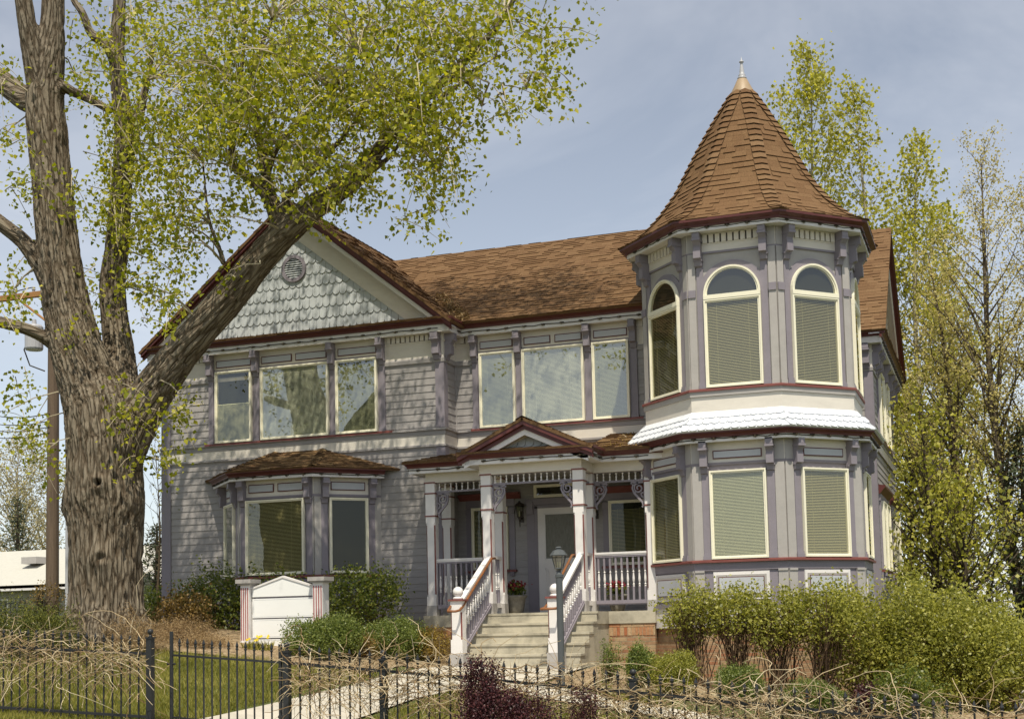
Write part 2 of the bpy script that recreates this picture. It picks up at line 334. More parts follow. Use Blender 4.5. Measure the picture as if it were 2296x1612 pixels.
# ---- windows
def window(fr,u0,u1,z0,z1,n0=0.0,blind=(0,1),arch=False,gl=None,bl=None,fw=.050,depth=.075,label=None,parent=house,fm=None):
    b=MB(); gl=gl or M_gls
    def ring(a,c,z_0,z_1,w,nA,nB):
        b.box(fr,a,c,nA,nB,z_0,z_0+w); b.box(fr,a,c,nA,nB,z_1-w,z_1); b.box(fr,a,a+w,nA,nB,z_0+w,z_1-w); b.box(fr,c-w,c,nA,nB,z_0+w,z_1-w)
    ring(u0,u1,z0,z1,fw*.55,n0,n0+depth); ring(u0+fw*.55,u1-fw*.55,z0+fw*.55,z1-fw*.55,fw*.5,n0,n0+depth-.018)
    b.box(fr,u0+.02,u1-.02,n0+.001,n0+.006,z0+.02,z1-.02,1)  # flat dark backing sheet in place of a shaded room
    uc=(u0+u1)/2; ra=(u1-u0)/2
    if arch:
        zc=z1+.075
        b.box(fr,u0,u1,n0,n0+depth+.006,z1+.002,zc,0)
        K=20
        def arc(ro,ri,nA,nB,m=0):
            for k in range(K):
                a0,a1=math.pi*k/K,math.pi*(k+1)/K
                q=[(uc+ro*math.cos(a0),zc+ro*math.sin(a0)),(uc+ro*math.cos(a1),zc+ro*math.sin(a1)),(uc+ri*math.cos(a1),zc+ri*math.sin(a1)),(uc+ri*math.cos(a0),zc+ri*math.sin(a0))]
                b.ext_n(fr,q,nA,nB,m)
        arc(ra,ra-.032,n0,n0+depth); arc(ra-.032,ra-.058,n0,n0+depth-.018)
        b.ext_n(fr,[(uc+(ra-.02)*math.cos(math.pi*k/K),zc+(ra-.02)*math.sin(math.pi*k/K)) for k in range(K+1)],n0+.001,n0+.006,1)
    w=b.build('window',[fm or M_win,M_ins],parent,label=label)
    p=MB(); m=fw*.9; pn=n0+.048
    p.poly([fr.p(u0+m,pn,z0+m),fr.p(u1-m,pn,z0+m),fr.p(u1-m,pn,z1-m),fr.p(u0+m,pn,z1-m)]); po=p.build('pane',gl,w,recalc=False)
    if arch:
        p=MB(); K=24; p.poly([fr.p(uc+(ra-.05)*math.cos(math.pi*k/K),pn,zc+.0+(ra-.05)*math.sin(math.pi*k/K)) for k in range(K+1)]); p.build('pane',M_gls,w,recalc=False)
    if blind:
        cov=.0150 if bl is M_bld else .0205; s=MB(); z=z0+m+(z1-z0-2*m)*blind[0]; zt=z0+m+(z1-z0-2*m)*blind[1]
        while z<zt-.005:
            a=fr.p(u0+m+.004,n0+.012,z+cov);c_=fr.p(u1-m-.004,n0+.012,z+cov);d_=fr.p(u1-m-.004,n0+.031,z);e=fr.p(u0+m+.004,n0+.031,z); s.poly([e,d_,c_,a]); z+=.0265 if bl is M_bld else .0245
        for q in (.22,.78):
            uq=u0+(u1-u0)*q; s.box(fr,uq-.002,uq+.002,n0+.0315,n0+.0325,z0+m,zt)
        s.build('blind',bl or M_bln,w,recalc=False)
    return w
# ---- left wing second storey group
ZT,ZB=5.24,3.724
window(F_LW,-7.30,-6.43,ZB,ZT,.03,(0,.55)); window(F_LW,-6.21,-4.63,ZB,ZT,.03,(0,1),gl=M_glm,bl=M_bls); window(F_LW,-4.46,-3.53,ZB,ZT,.03,(0,.95),gl=M_glm)
for u in (-7.42,-6.32,-4.545,-3.43): pilaster(F_LW,u,ZB-.01,5.07,.12); bracket(F_LW,u,5.60)
sill(F_LW,-7.56,-3.20,ZB-.005); panel(F_LW,-7.33,-6.40,5.285,5.52); panel(F_LW,-6.24,-4.63,5.285,5.52,two=True); panel(F_LW,-4.46,-3.50,5.285,5.52)
b=MB(); b.box(F_LW,-7.36,-3.49,0,.032,3.73,5.30); b.build('window_surround',M_lav,house)
F_LR=Fr((XC,0),90); F_LL=Fr((XL,0),-90)
bracket(F_LW,XC-.10,5.60,w=.15); bracket(F_LR,LWY+.10,5.60,w=.15); bracket(F_LW,XL+.12,5.60,w=.15)
# ---- main wall second storey group
window(F_MN,-1.56,-.80,ZB,ZT,.03,(0,1),gl=M_glm); window(F_MN,-.65,.63,ZB,ZT,.03,(0,1),gl=M_glm,bl=M_bls); window(F_MN,.80,1.54,ZB,ZT,.03,(0,1),gl=M_glm)
for u in (-1.66,-.725,.715,1.635): pilaster(F_MN,u,ZB-.01,5.07,.12); bracket(F_MN,u,5.60)
sill(F_MN,-1.76,1.80,ZB-.005); panel(F_MN,-1.59,-.80,5.285,5.52); panel(F_MN,-.65,.64,5.285,5.52,two=True); panel(F_MN,.79,1.56,5.285,5.52)
b=MB(); b.box(F_MN,-1.6,1.58,0,.032,3.73,5.30); b.build('window_surround',M_lav,house)
# ---- right wing side windows
F_S=F_RW
for (u0,u1) in ((5.6,6.7),(7.2,8.2)): window(F_S,u0,u1,ZB,ZT,.03,None)
for u in (5.1,5.5,6.95,8.35,9.2,10.0): bracket(F_S,u,5.60); 
for u in (5.5,6.95,8.35): pilaster(F_S,u,ZB-.01,5.07)
bracket(F_RF,5.60,5.60,w=.15); bracket(F_S,4.48,5.60,w=.15); sill(F_S,5.3,8.6,ZB)
for (u0,u1) in ((4.75,7.0),(7.9,10.2)):
    um=(u0+u1)/2; window(F_S,u0+.2,um-.06,.80,2.28,.03,None); window(F_S,um+.06,u1-.2,.80,2.28,.03,None)
    for u in (u0+.1,um,u1-.1): pilaster(F_S,u,.80,2.28,.1)
    sill(F_S,u0,u1,.79); b=MB(); b.ext_u(F_S,[(0,2.42),(.04,2.42),(.16,2.56),(.16,2.6),(0,2.62)],u0-.05,u1+.05); b.build('window_hood',M_red,house)
    b=MB(); b.box(F_S,u0,u1,0,.05,2.28,2.44); b.build('window_surround',M_lav,house); b=MB(); b.box(F_S,u0,u1,0,.045,.35,.74); b.build('window_surround',M_lav,house)
    for u in (u0+.1,um,u1-.1): bracket(F_S,u,.73,h=.25,d=.12,w=.08)
# ------------------------------------------------------------------ eaves
def eave(path,zs,closed=False,ov=.235,wh=.15,rh=.115,rn=.33,soffit=True):
    b=MB()
    if soffit: b.sweep(path,[(-.02,zs),(ov-.025,zs),(ov-.025,zs+.02),(-.02,zs+.02)],closed)
    b.sweep(path,[(ov-.025,zs-.012),(ov,zs-.012),(ov,zs+wh-.012),(ov-.025,zs+wh-.012)],closed); b.build('white_fascia',M_wht,house)
    b=MB(); z=zs+wh-.012
    b.sweep(path,[(ov-.02,z-.012),(ov+.03,z-.012),(ov+.035,z+.02),(rn-.02,z+rh*.55),(rn,z+rh*.6),(rn,z+rh),(ov-.02,z+rh)],closed); b.build('maroon_fascia',M_red,house)
    return z+rh
ZE=eave([(XL-.001,7.4),(XL,LWY),(XC,LWY),(XC,0),(3.1,0)],5.60)
eave([(3.0,4.37),(5.7,4.37),(5.7,10.45),(3,10.45)],5.60)
# ------------------------------------------------------------------ shingles
def shingles(b,O,U,V,Nn,bounds,vmax,expo=.145,wmin=.14,wmax=.36,th=.012,m=0,wob=.004,bevel=.0,vmin=0):
    r=0; rows=int((vmax-vmin)/expo+.999)
    for r in range(rows):
        v0=vmin+r*expo; v1=min(vmin+(r+1)*expo,vmax); ua,ub=bounds((v0+v1)/2); la,lb=bounds(v0)
        if ub-ua<.02: continue
        u=ua-random.random()*wmax
        while u<ub:
            w=random.uniform(wmin,wmax); a=max(u,ua); c=min(u+w,ub); u+=w
            if c-a<.015: continue
            hi=random.random()<.5; t=th*(1.3 if hi else .4); d=random.uniform(-wob,wob); vv=v0+d-(.008 if hi else 0)
            x=bevel; q=[O+U*a+V*(vv+x)+Nn*t,O+U*(c-.002)+V*(vv+(x if random.random()<.5 else 0))+Nn*t,O+U*(c-.002)+V*v1+Nn*.003,O+U*a+V*v1+Nn*.003]
            k=random.uniform(.15,.85); b.poly(q,m,k)
            lo=[O+U*a+V*vv+Nn*-.004,O+U*(c-.002)+V*vv+Nn*-.004]; b.poly([lo[0],lo[1],q[1],q[0]],m,k*.3)
            b.poly([lo[0],q[0],q[3]],m,k*.5); b.poly([lo[1],q[2],q[1]],m,k*.5)
def slab(b,O,U,V,Nn,u0,u1,v0,v1,t=.05,m=0):
    q=[O+U*u0+V*v0,O+U*u1+V*v0,O+U*u1+V*v1,O+U*u0+V*v1]; b.hexa([p-Nn*.002 for p in q],[p-Nn*t for p in q],m,.3)
Z=Vector((0,0,1)); X=Vector((1,0,0)); Y=Vector((0,1,0))
# left wing gable roof, ridge along Y
AP=8.66; SL=.80
def gable_roof(name,cx_or_cy,axis,apex,slope,half,a0,a1,mt=M_shg,th=.014):
    b=MB(); L_=math.hypot(1,slope); vmax=half*L_
    for s in (-1,1):
        if axis=='Y':
            O=Vector((cx_or_cy+s*half,0,apex-slope*half)); V=(X*(-s)+Z*slope)/L_; U=Y
        else:
            O=Vector((0,cx_or_cy+s*half,apex-slope*half)); V=(Y*(-s)+Z*slope)/L_; U=X
        Nn=U.cross(V); 
        if Nn.z<0: Nn=-Nn
        slab(b,O,U,V,Nn,a0,a1,0,vmax); shingles(b,O,U,V,Nn,lambda v:(a0,a1),vmax,th=th,expo=.135,wmin=.13,wmax=.32)
    # ridge caps
    t=a0
    while t<a1-.02:
        e=min(t+.22,a1); k=random.random()
        for s in(-1,1):
            if axis=='Y': p=lambda d,a,h:Vector((cx_or_cy+s*d,a,apex-slope*d+h))
            else: p=lambda d,a,h:Vector((a,cx_or_cy+s*d,apex-slope*d+h))
            b.poly([p(0,t,.035),p(.14,t,.03),p(.14,e,.018),p(0,e,.02)],0,k)
        t=e
    return b.build(name,mt,house,recalc=False)
gable_roof('wing_roof',GC,'Y',AP,SL,3.62,-.985,4.3)
gable_roof('wing_roof',7.41,'X',8.92,.905,3.40,3.1,6.06)
# main roof front and back slope, ridge along X
b=MB(); sl=.64; L_=math.hypot(1,sl); O=Vector((0,-.365,ZE-.005)); V=(Y+Z*sl)/L_; Nn=X.cross(V); vm=4.22*L_
slab(b,O,X,V,Nn,-6.5,3.4,0,vm); shingles(b,O,X,V,Nn,lambda v:(max(-6.2,-1.86-(v/L_*sl)/SL-.25),3.4),vm,th=.015,expo=.135,wmin=.13,wmax=.32)
O2=Vector((0,-.365+8.44,ZE-.005)); V2=(-Y+Z*sl)/L_; slab(b,O2,X,V2,V2.cross(X),-6.5,3.4,0,vm)
b.build('main_roof',M_shg,house,recalc=False)
b=MB(); b.ext_n(Fr((3.2,0),90),[(0,5.6),(7.7,5.6),(7.7,5.9),(3.855,8.45),(0,5.95)],-.03,.0); b.build('gable_wall',M_sid,house)
# ------------------------------------------------------------------ gable ends
def scales(b,O,U,V,Nn,inside,u0,u1,v0,v1,w=.155,h=.235,th=.024,m=0,keep=0):
    r=0; v=v0
    while v<v1:
        off=(r%2)*w/2; u=u0-off
        while u<u1:
            uc=u+w/2
            if inside(uc,v+h*.5):
                k=random.random(); g=.003; rr=w/2-g; t=th*random.uniform(.8,1.15); dv=random.uniform(-.004,.004); lift=.3
                pts=[]
                K=7
                for i in range(K+1):
                    a=math.pi+math.pi*i/K; pts.append((uc+rr*math.cos(a),v+dv+rr*.92+rr*.92*math.sin(a)))
                top=v+h+.02
                loop=[(uc-rr,top)]+pts+[(uc+rr,top)]
                def q(p,n):
                    f=(p[1]-v)/h; return O+U*p[0]+V*p[1]+Nn*(n*(1-f*.75)+.002)
                b.poly([q(p,t) for p in loop],m,k)
                for p1,p2 in zip(loop,loop[1:]): b.poly([q(p1,t),O+U*p1[0]+V*p1[1]+Nn*-.002,O+U*p2[0]+V*p2[1]+Nn*-.002,q(p2,t)],m,k)
            u+=w
        v+=h; r+=1
def gable_end(fr,uc,apex_in,slope_in,apex_roof,slope,zb,half,mt,mwall,vent=False,dent=True,no=.235,nr=.335):
    b=MB()
    hin=(apex_in-zb)/slope_in
    b.ext_n(fr,[(uc-hin-.1,zb-.05),(uc+hin+.1,zb-.05),(uc,apex_in+.1)],-.03,.0)
    scales(b,fr.o,fr.U,Z,fr.N,lambda u,v:v-.1<apex_in-slope_in*abs(u-uc),uc-hin-.1,uc+hin+.1,zb,apex_in)
    b.build('gable_shingles',mt,house,recalc=False)
    b=MB()
    for s in(-1,1):
        f=lambda d,z:(uc+s*d,z)
        zo=lambda d:apex_roof-.11-slope*d
        do=(apex_roof-.11-zb)/slope
        b.ext_n(fr,[f(0,apex_in),f(0,zo(0)),f(do,zb),f(hin,zb)],0,.036)
        d=.12
        while dent and d<do-.30:
            zt=zo(d)-.02; b.ext_n(fr,[f(d,zt-.14),f(d+.085,zt-.14-slope*.085),f(d+.085,zt-slope*.085),f(d,zt)],.036,.066,0); b.ext_n(fr,[f(d+.085,zt-.14-slope*.085),f(d+.122,zt-.14-slope*.122),f(d+.122,zt-slope*.122),f(d+.085,zt-slope*.085)],.03,.040,1); d+=.122
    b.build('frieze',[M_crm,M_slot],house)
    b=MB(); r=MB()
    for s in(-1,1):
        f=lambda d,z:(uc+s*d,z)
        zr=lambda d,o:apex_roof-o-slope*d
        b.ext_n(fr,[f(0,zr(0,.30)),f(0,zr(0,.19)),f(half-.1,zr(half-.1,.19)),f(half-.1,zr(half-.1,.30))],no-.03,no)
        b.hexa([fr.p(*f(0,0)[:1],.0,zr(0,.115)),fr.p(uc+s*half,0,zr(half,.115)),fr.p(uc+s*half,no,zr(half,.115)),fr.p(uc,no,zr(0,.115))],[fr.p(uc,.0,zr(0,.10)),fr.p(uc+s*half,0,zr(half,.10)),fr.p(uc+s*half,no,zr(half,.10)),fr.p(uc,no,zr(0,.10))])
        r.ext_n(fr,[f(0,zr(0,.20)),f(0,zr(0,.115)),f(half,zr(half,.115)),f(half,zr(half,.20))],no-.01,no+.035)
        r.ext_n(fr,[f(0,zr(0,.13)),f(0,zr(0,.02)),f(half,zr(half,.02)),f(half,zr(half,.13))],no-.01,nr)
    b.build('white_rake',M_wht,house); r.build('maroon_rake',M_red,house)
gable_end(F_LW,GC,7.92,.79,AP,SL,5.93,3.58,M_blu,M_crm)
g2=Fr((5.7,0),90); gable_end(g2,7.41,8.05,.9,8.92,.905,5.93,3.36,M_blu,M_crm)
# small shingled skirt on top of the horizontal eave under each gable
def skirt(fr,u0,u1,z0=ZE,n0=.335,rise=.09,mt=M_shg):
    b=MB(); d=n0; L2=math.hypot(d,rise); O=fr.p(0,n0+.02,z0); V=(-fr.N*d+Z*rise)/L2; Nn=fr.U.cross(V)
    slab(b,O,fr.U,V,Nn,u0,u1,0,L2+.02,.03); shingles(b,O,fr.U,V,Nn,lambda v:(u0,u1),L2+.02,expo=.14,th=.012); b.build('skirt_roof',mt,house,recalc=False)
skirt(F_LW,XL-.3,XC+.26); skirt(g2,4.1,10.7)
# round louvre vent in the gable
b=MB(); vc=(-5.42,7.27)
def ringn(b,fr,uc,zc,ro,ri,n0,n1,m=0,K=28):
    for k in range(K):
        a,c=2*math.pi*k/K,2*math.pi*(k+1)/K
        b.ext_n(fr,[(uc+ro*math.cos(a),zc+ro*math.sin(a)),(uc+ro*math.cos(c),zc+ro*math.sin(c)),(uc+ri*math.cos(c),zc+ri*math.sin(c)),(uc+ri*math.cos(a),zc+ri*math.sin(a))],n0,n1,m)
ringn(b,F_LW,*vc,.285,.215,0,.06)
b.ext_n(F_LW,[(vc[0]+.22*math.cos(2*math.pi*k/28),vc[1]+.22*math.sin(2*math.pi*k/28)) for k in range(28)],.0,.022,1)
z=-.19
while z<.2:
    h=math.sqrt(max(0,.215**2-z*z)); b.ext_u(F_LW,[(.024,vc[1]+z+.03),(.05,vc[1]+z),(.05,vc[1]+z-.006),(.024,vc[1]+z+.02)],vc[0]-h,vc[0]+h,2); z+=.047
b.build('round_vent',[M_lav,M_drk,M_blu],house)
# ornament under the gable peak
b=MB(); ringn(b,F_LW,GC+.17,8.19,.11,.075,.036,.075,K=14); ringn(b,F_LW,GC+.17,8.19,.05,.02,.036,.075,K=10); ringn(b,F_LW,GC-.12,8.12,.11,.075,.036,.075,K=14); b.box(F_LW,GC+.03,GC+.34,.036,.07,8.03,8.08); b.build('peak_ornament',M_lav,house)
# ------------------------------------------------------------------ ground floor bay window of the left wing
def hip(b,A,B,C,D,**kw):   # eave A->B, top C (above B) and D (above A); seen from outside A is left
    A,B,C,D=map(Vector,(A,B,C,D)); U=(B-A).normalized(); w=(B-A).length
    t=(C-A); t=t-U*t.dot(U); 
    V=t.normalized(); vm=t.length; Nn=U.cross(V)
    if Nn.z<0: Nn=-Nn
    ud=(D-A).dot(U); uc=(C-A).dot(U)
    b.hexa([p-Nn*.002 for p in(A,B,C,D)],[p-Nn*.04 for p in(A,B,C,D)],0,.3)
    shingles(b,A,U,V,Nn,lambda v:(ud*v/vm,w+(uc-w)*v/vm),vm,**kw)
def hipcap(b,A,B,n=.09,k=12,lift=.03):
    A,B=Vector(A),Vector(B); d=B-A; s=Vector((-d.y,d.x,0)).normalized()*n
    for i in range(k):
        p=A+d*i/k; q=A+d*(i+1)/k; c=random.random(); h=Z*(lift+.014); h2=Z*(lift)
        b.poly([p-s+h2*.4,p+h,q+h2,q-s+h2*.2],0,c); b.poly([p+h,p+s+h2*.4,q+s+h2*.2,q+h2],0,c)
def facet_frames(path):
    out=[]
    for a,c in zip(path,path[1:]):
        a,c=Vector(a),Vector(c); d=c-a; f=Fr((0,0),math.degrees(math.atan2(d.y,d.x))); m=(a+c)/2; f.o=Vector((m.x,m.y,0)); out.append((f,d.length))
    return out
BP=[(-7.135,-.62),(-6.16,-1.60),(-4.50,-1.60),(-3.525,-.62)]
b=MB(); b.sweep(BP,[(-.02,-.4),(0,-.4),(0,2.80),(-.02,2.80)]); b.build('bay_wall',M_lav,house)
fb=facet_frames(BP)
b=MB(); b.sweep(BP,[(0,2.44),(.02,2.44),(.02,2.79),(0,2.79)]); b.build('frieze',M_crm,house)
b=MB(); b.sweep(BP,[(0,2.39),(.03,2.39),(.035,2.44),(0,2.44)]); b.build('belt_course',M_lav,house); b=MB(); b.sweep(BP,[(0,.60),(.05,.60),(.05,.78),(0,.78)]); b.build('belt_course',M_lav,house)
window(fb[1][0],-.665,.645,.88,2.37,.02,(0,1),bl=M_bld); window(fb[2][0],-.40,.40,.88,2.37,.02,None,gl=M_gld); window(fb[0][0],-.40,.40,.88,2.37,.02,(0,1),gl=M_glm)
for i,(f,w) in enumerate(fb):
    h=w/2; e=.74 if i==1 else .49
    for s in(-1,1):
        pilaster(f,s*e,.86,2.40,.13,.035); bracket(f,s*e,2.79,d=.21)
        b=MB(); b.box(f,min(s*(e+.065),s*h),max(s*(e+.065),s*h),0,.028,.8,2.40); b.box(f,min(s*(e+.065),s*h),max(s*(e+.065),s*h),0,.03,2.45,2.78); b.build('corner_post',M_gry,house)
panel(fb[1][0],-.66,.66,2.48,2.73,.006,two=True); panel(fb[2][0],-.40,.40,2.48,2.73,.006); panel(fb[0][0],-.40,.40,2.48,2.73,.006)
b=MB(); b.sweep(BP,[(0,.81),(.09,.81),(.09,.85),(0,.86)]); b.build('window_sill',M_sil,house)
zb_=eave(BP,2.77,ov=.235,wh=.085,rh=.10)
b=MB(); ex=.34; q=ex*math.tan(R(22.5))
E0,E1,E2,E3=(-7.135-.34-.14,-.62,zb_),(-6.16-q,-1.60-ex,zb_),(-4.50+q,-1.60-ex,zb_),(-3.525+.34+.14,-.62,zb_)
R0,R1=(-5.89,-.60,3.46),(-4.81,-.60,3.46)
hip(b,E1,E2,R1,R0,th=.016,expo=.13); hip(b,E2,E3,R1,R1,th=.016,expo=.13); hip(b,E0,E1,R0,R0,th=.016,expo=.13); hipcap(b,E2,R1); hipcap(b,E1,R0)
b.build('bay_roof',M_shk,house,recalc=False)
# ------------------------------------------------------------------ porch
PF=-1.58; PC=-2.31
b=MB(); f0=Fr((0,0))
b.box(f0,-2.16,2.31,.005,1.69,-.22,0); b.box(f0,-.78,1.46,1.69,2.47,-.22,0); b.build('porch_slab',M_con,house)
b=MB(); b.box(f0,-2.13,2.29,.01,1.665,-1.4,-.22); b.build('porch_foundation',M_brk,house)
b=MB(); b.box(f0,-.76,1.44,1.66,2.45,-1.4,-.22); b.build('porch_foundation',M_con,house)
for (a,c) in((-2.13,-.8),(1.45,2.29)):
    b=MB(); u=a
    while u<c-.02:
        b.box(f0,u+.004,min(u+.062,c),1.665,1.673,-.435,-.29,0,random.random()); u+=.068
    u=a
    while u<c-.02: b.box(f0,u+.004,min(u+.205,c),1.665,1.673,-.283,-.225,0,random.random()); u+=.21
    b.box(f0,a+.002,c-.002,1.66,1.6668,-.44,-.222,1); b.build('soldier_course',[M_bks,M_mor],house)
# steps
b=MB(); XS0,XS1=-.66,1.47
for k in range(1,5):
    y0=2.45+.28*(k-1); b.box(f0,XS0-.004*k,XS1+.004*k,y0,2.45+.28*k+.012,-1.3,-.175*k); b.box(f0,XS0-.004*k-.012,XS1+.004*k+.012,y0+.012,2.45+.28*k+.03,-.175*k-.035,-.175*k+.003)
b.box(f0,XS0-.012,XS1+.012,2.40,2.48,-.035,.004)
b.build('steps',M_con,house)
# beam, ceiling, eaves
PW=[(-2.12,-.60),(-2.12,PF),(-.735,PF),(-.735,PC),(1.205,PC),(1.205,PF),(2.6,PF)]
b=MB(); b.sweep(PW,[(-.17,2.53),(0,2.53),(0,2.70),(-.17,2.70)]); b.sweep(PW,[(-.175,2.515),(.012,2.515),(.012,2.54),(-.175,2.54)],m=1); b.build('porch_beam',[M_crm,M_crm],house)
b=MB(); b.box(f0,-2.1,2.4,0,1.45,2.66,2.69); b.box(f0,-.7,1.18,1.45,2.2,2.66,2.69); b.build('porch_ceiling',M_sid,house)
zp=eave(PW,2.69,ov=.235,wh=.11,rh=.105)
b=MB(); ey=PF-.345; exl=-2.12-.345; zt=3.42
hip(b,(exl,ey,zp),(-.6,ey,zp),(-.6,0,zt),(exl+1.93,0,zt),th=.02,expo=.13,wob=.012); hip(b,(exl,-.55,zp),(exl,ey,zp),(exl+1.93,0,zt),(exl+1.93,0,zt),th=.02,expo=.13,wob=.012)
hip(b,(exl,-.02,zp),(exl,-.6,zp),(exl+1.7,-.02,zt-.06),(exl+1.9,-.02,zt),th=.02,expo=.13)
hip(b,(1.1,ey,zp),(3.2,ey,zp),(3.2,0,zt),(1.1,0,zt),th=.02,expo=.13,wob=.012)
b.build('porch_roof',M_shk,house,recalc=False)
gable_roof('porch_gable_roof',.235,'Y',3.46,.46,1.285,-2.66,-.01,M_shk,.018)
gable_end(Fr((0,PC)),.235,3.16,.44,3.46,.46,2.975,1.27,M_blu,M_crm,dent=False,no=.235,nr=.335)
skirt(Fr((0,PC)),-1.02,1.49,zp,.335,.07,M_shk)
# posts
def post(x,y,w=.19,name='porch_post',h=2.53):
    b=MB(); f=Fr((x,y)); h2=w/2
    b.box(f,-h2-.005,h2+.005,-h2-.005,h2+.005,0,.19,2); b.box(f,-h2,h2,-h2,h2,.19,.33)
    b.box(f,-h2,h2,-h2,h2,1.78,h)
    c=h2-.028
    i=[(-h2,-c),(-h2,c),(-c,h2),(c,h2),(h2,c),(h2,-c),(c,-h2),(-c,-h2)]
    b.hexa([f.p(u,n,.36) for u,n in i],[f.p(u,n,1.75) for u,n in i],0)
    j=[(-h2,-h2),(-h2,h2),(-h2+.0,h2),(h2,h2),(h2,h2),(h2,-h2),(h2,-h2),(-h2,-h2)]
    sq=[(-h2,-h2),(-h2,h2),(h2,h2),(h2,-h2)]
    b.box(f,-h2,h2,-h2,h2,.33,.36); b.box(f,-h2,h2,-h2,h2,1.75,1.78)
    for su in(-1,1):
        for sn in(-1,1):
            b.hexa([f.p(su*(h2-.001),sn*(c-.004),z) if False else p for p in [f.p(su*(c+.004),sn*(h2-.002),.40),f.p(su*(h2-.002),sn*(c+.004),.40),f.p(su*(h2-.018),sn*(h2-.018),.40)]],[f.p(su*(c+.004),sn*(h2-.002),1.71),f.p(su*(h2-.002),sn*(c+.004),1.71),f.p(su*(h2-.018),sn*(h2-.018),1.71)],1)
    for zb in(1.87,2.30): b.box(f,-h2-.013,h2+.013,-h2-.013,h2+.013,zb,zb+.025,1)
    b.box(f,-h2-.016,h2+.016,-h2-.016,h2+.016,2.505,2.53,1)
    return b.build(name,[M_wht,M_sil,M_gry],house)
PO=[(-2.03,-1.487),(-.66,-1.487),(1.085,-1.487),(2.245,-1.487),(-.615,-2.217),(1.13,-2.217),(-2.03,-.70)]
for x,y in PO: post(x,y)
def spindle_run(fr,u0,u1,n0):
    b=MB(); b.box(fr,u0,u1,n0-.025,n0+.025,2.325,2.36); b.box(fr,u0,u1,n0-.02,n0+.02,2.50,2.53); o=b.build('spindle_frieze',M_lav,house)
    k=max(1,int((u1-u0)/.108)); s=(u1-u0)/k
    for i in range(k):
        m=MB(); p=fr.p(u0+s*(i+.5),n0,0); z0,z1=2.36,2.50; h=z1-z0
        m.lathe(p.x,p.y,[(.020,z0),(.020,z0+.022),(.009,z0+.03),(.017,z0+.065),(.010,z0+.09),(.008,z0+.11),(.018,z0+.12),(.018,z1)],8); m.build('spindle',M_wht,o)
spindle_run(f0,-1.93,-.76,1.487); spindle_run(f0,-.52,1.03,2.217); spindle_run(f0,1.19,2.15,1.487)
fs=Fr((-.66,0),-90); fs2=Fr((1.085,0),90)
spindle_run(Fr((1.10,-1.85),90),-.27,.27,.0)
# scroll brackets: flat fretwork of ribbons
def ribbon(b,fr,pts,ws,n0,n1,m=0):
    n=len(pts)
    for i in range(n-1):
        (u,z),(u2,z2)=pts[i],pts[i+1]
        def nr(k):
            a=pts[max(k-1,0)];c=pts[min(k+1,n-1)];d=math.hypot(c[0]-a[0],c[1]-a[1]) or 1; return (-(c[1]-a[1])/d,(c[0]-a[0])/d)
        a,c=nr(i),nr(i+1); w,w2=ws[i]/2,ws[i+1]/2
        b.ext_n(fr,[(u+a[0]*w,z+a[1]*w),(u2+c[0]*w2,z2+c[1]*w2),(u2-c[0]*w2,z2-c[1]*w2),(u-a[0]*w,z-a[1]*w)],n0,n1,m)
def scroll(fr,u,s,n0):
    b=MB(); g=lambda p:[(u+s*a,2.325+z) for a,z in p]
    spi=[]; K=26
    for i in range(K+1):
        a=math.pi*.5+ -2*math.pi*1.45*i/K; r=.098*(1-.80*i/K); spi.append((.125+r*math.cos(a)*1.0,-.125+r*math.sin(a)))
    ribbon(b,fr,g(spi),[.034*(1-.35*i/K) for i in range(K+1)],n0,n0+.04)
    ribbon(b,fr,g([(.01,-.018),(.10,-.022),(.20,-.02),(.25,-.012),(.262,-.03),(.245,-.045)]),[.03,.035,.035,.03,.025,.02],n0,n0+.04)
    ribbon(b,fr,g([(.225,-.05),(.235,-.13),(.20,-.22),(.12,-.31),(.06,-.38),(.045,-.44),(.06,-.47),(.075,-.455)]),[.03,.04,.045,.04,.035,.03,.025,.02],n0,n0+.04)
    ribbon(b,fr,g([(.015,-.02),(.015,-.20),(.02,-.30),(.03,-.40)]),[.03,.03,.028,.025],n0,n0+.04)
    ribbon(b,fr,g([(.03,-.20),(.08,-.225),(.07,-.28),(.03,-.30)]),[.03,.03,.03,.03],n0,n0+.04)
    b.build('scroll_bracket',M_lav,house)
scroll(f0,-1.935,1,1.467); scroll(f0,-.755,-1,1.467); scroll(f0,-.52,1,2.197); scroll(f0,1.035,-1,2.197); scroll(f0,1.18,1,1.467); scroll(f0,2.15,-1,1.467)
# railings
def baluster_mesh(b,x,y,z0,z1):
    h=z1-z0; q=.0175
    f=Fr((x,y)); b.box(f,-q,q,-q,q,z0,z0+h*.30,1); b.box(f,-q,q,-q,q,z1-h*.30,z1,1)
    a=z0+h*.30; c=h*.40
    b.lathe(x,y,[(.018,a),(.022,a+c*.04),(.010,a+c*.08),(.023,a+c*.14),(.010,a+c*.20),(.020,a+c*.35),(.023,a+c*.45),(.013,a+c*.80),(.010,a+c*.83),(.022,a+c*.88),(.011,a+c*.93),(.018,a+c)],8,0)
def railing(u0,u1,y,k=None):
    b=MB(); f=Fr((0,y))
    b.box(f,u0,u1,-.035,.035,1.005,1.03,0); b.box(f,u0,u1,-.045,.045,1.03,1.065,0); b.box(f,u0,u1,-.028,.028,.975,1.005,1)
    b.box(f,u0,u1,-.03,.03,.115,.20,1); b.box(f,u0,u1,-.042,.042,.135,.165,1)
    b.box(f,u0-.001,u0+.012,-.027,.02,.13,1.045,1); b.box(f,u1-.012,u1+.001,-.027,.02,.13,1.045,1)
    o=b.build('railing',[M_wht,M_lav],house)
    n=max(1,round((u1-u0)/.107)); s=(u1-u0)/n
    for i in range(n): m=MB(); baluster_mesh(m,u0+s*(i+.5),y,.20,.975); m.build('baluster',[M_wht,M_lav],o)
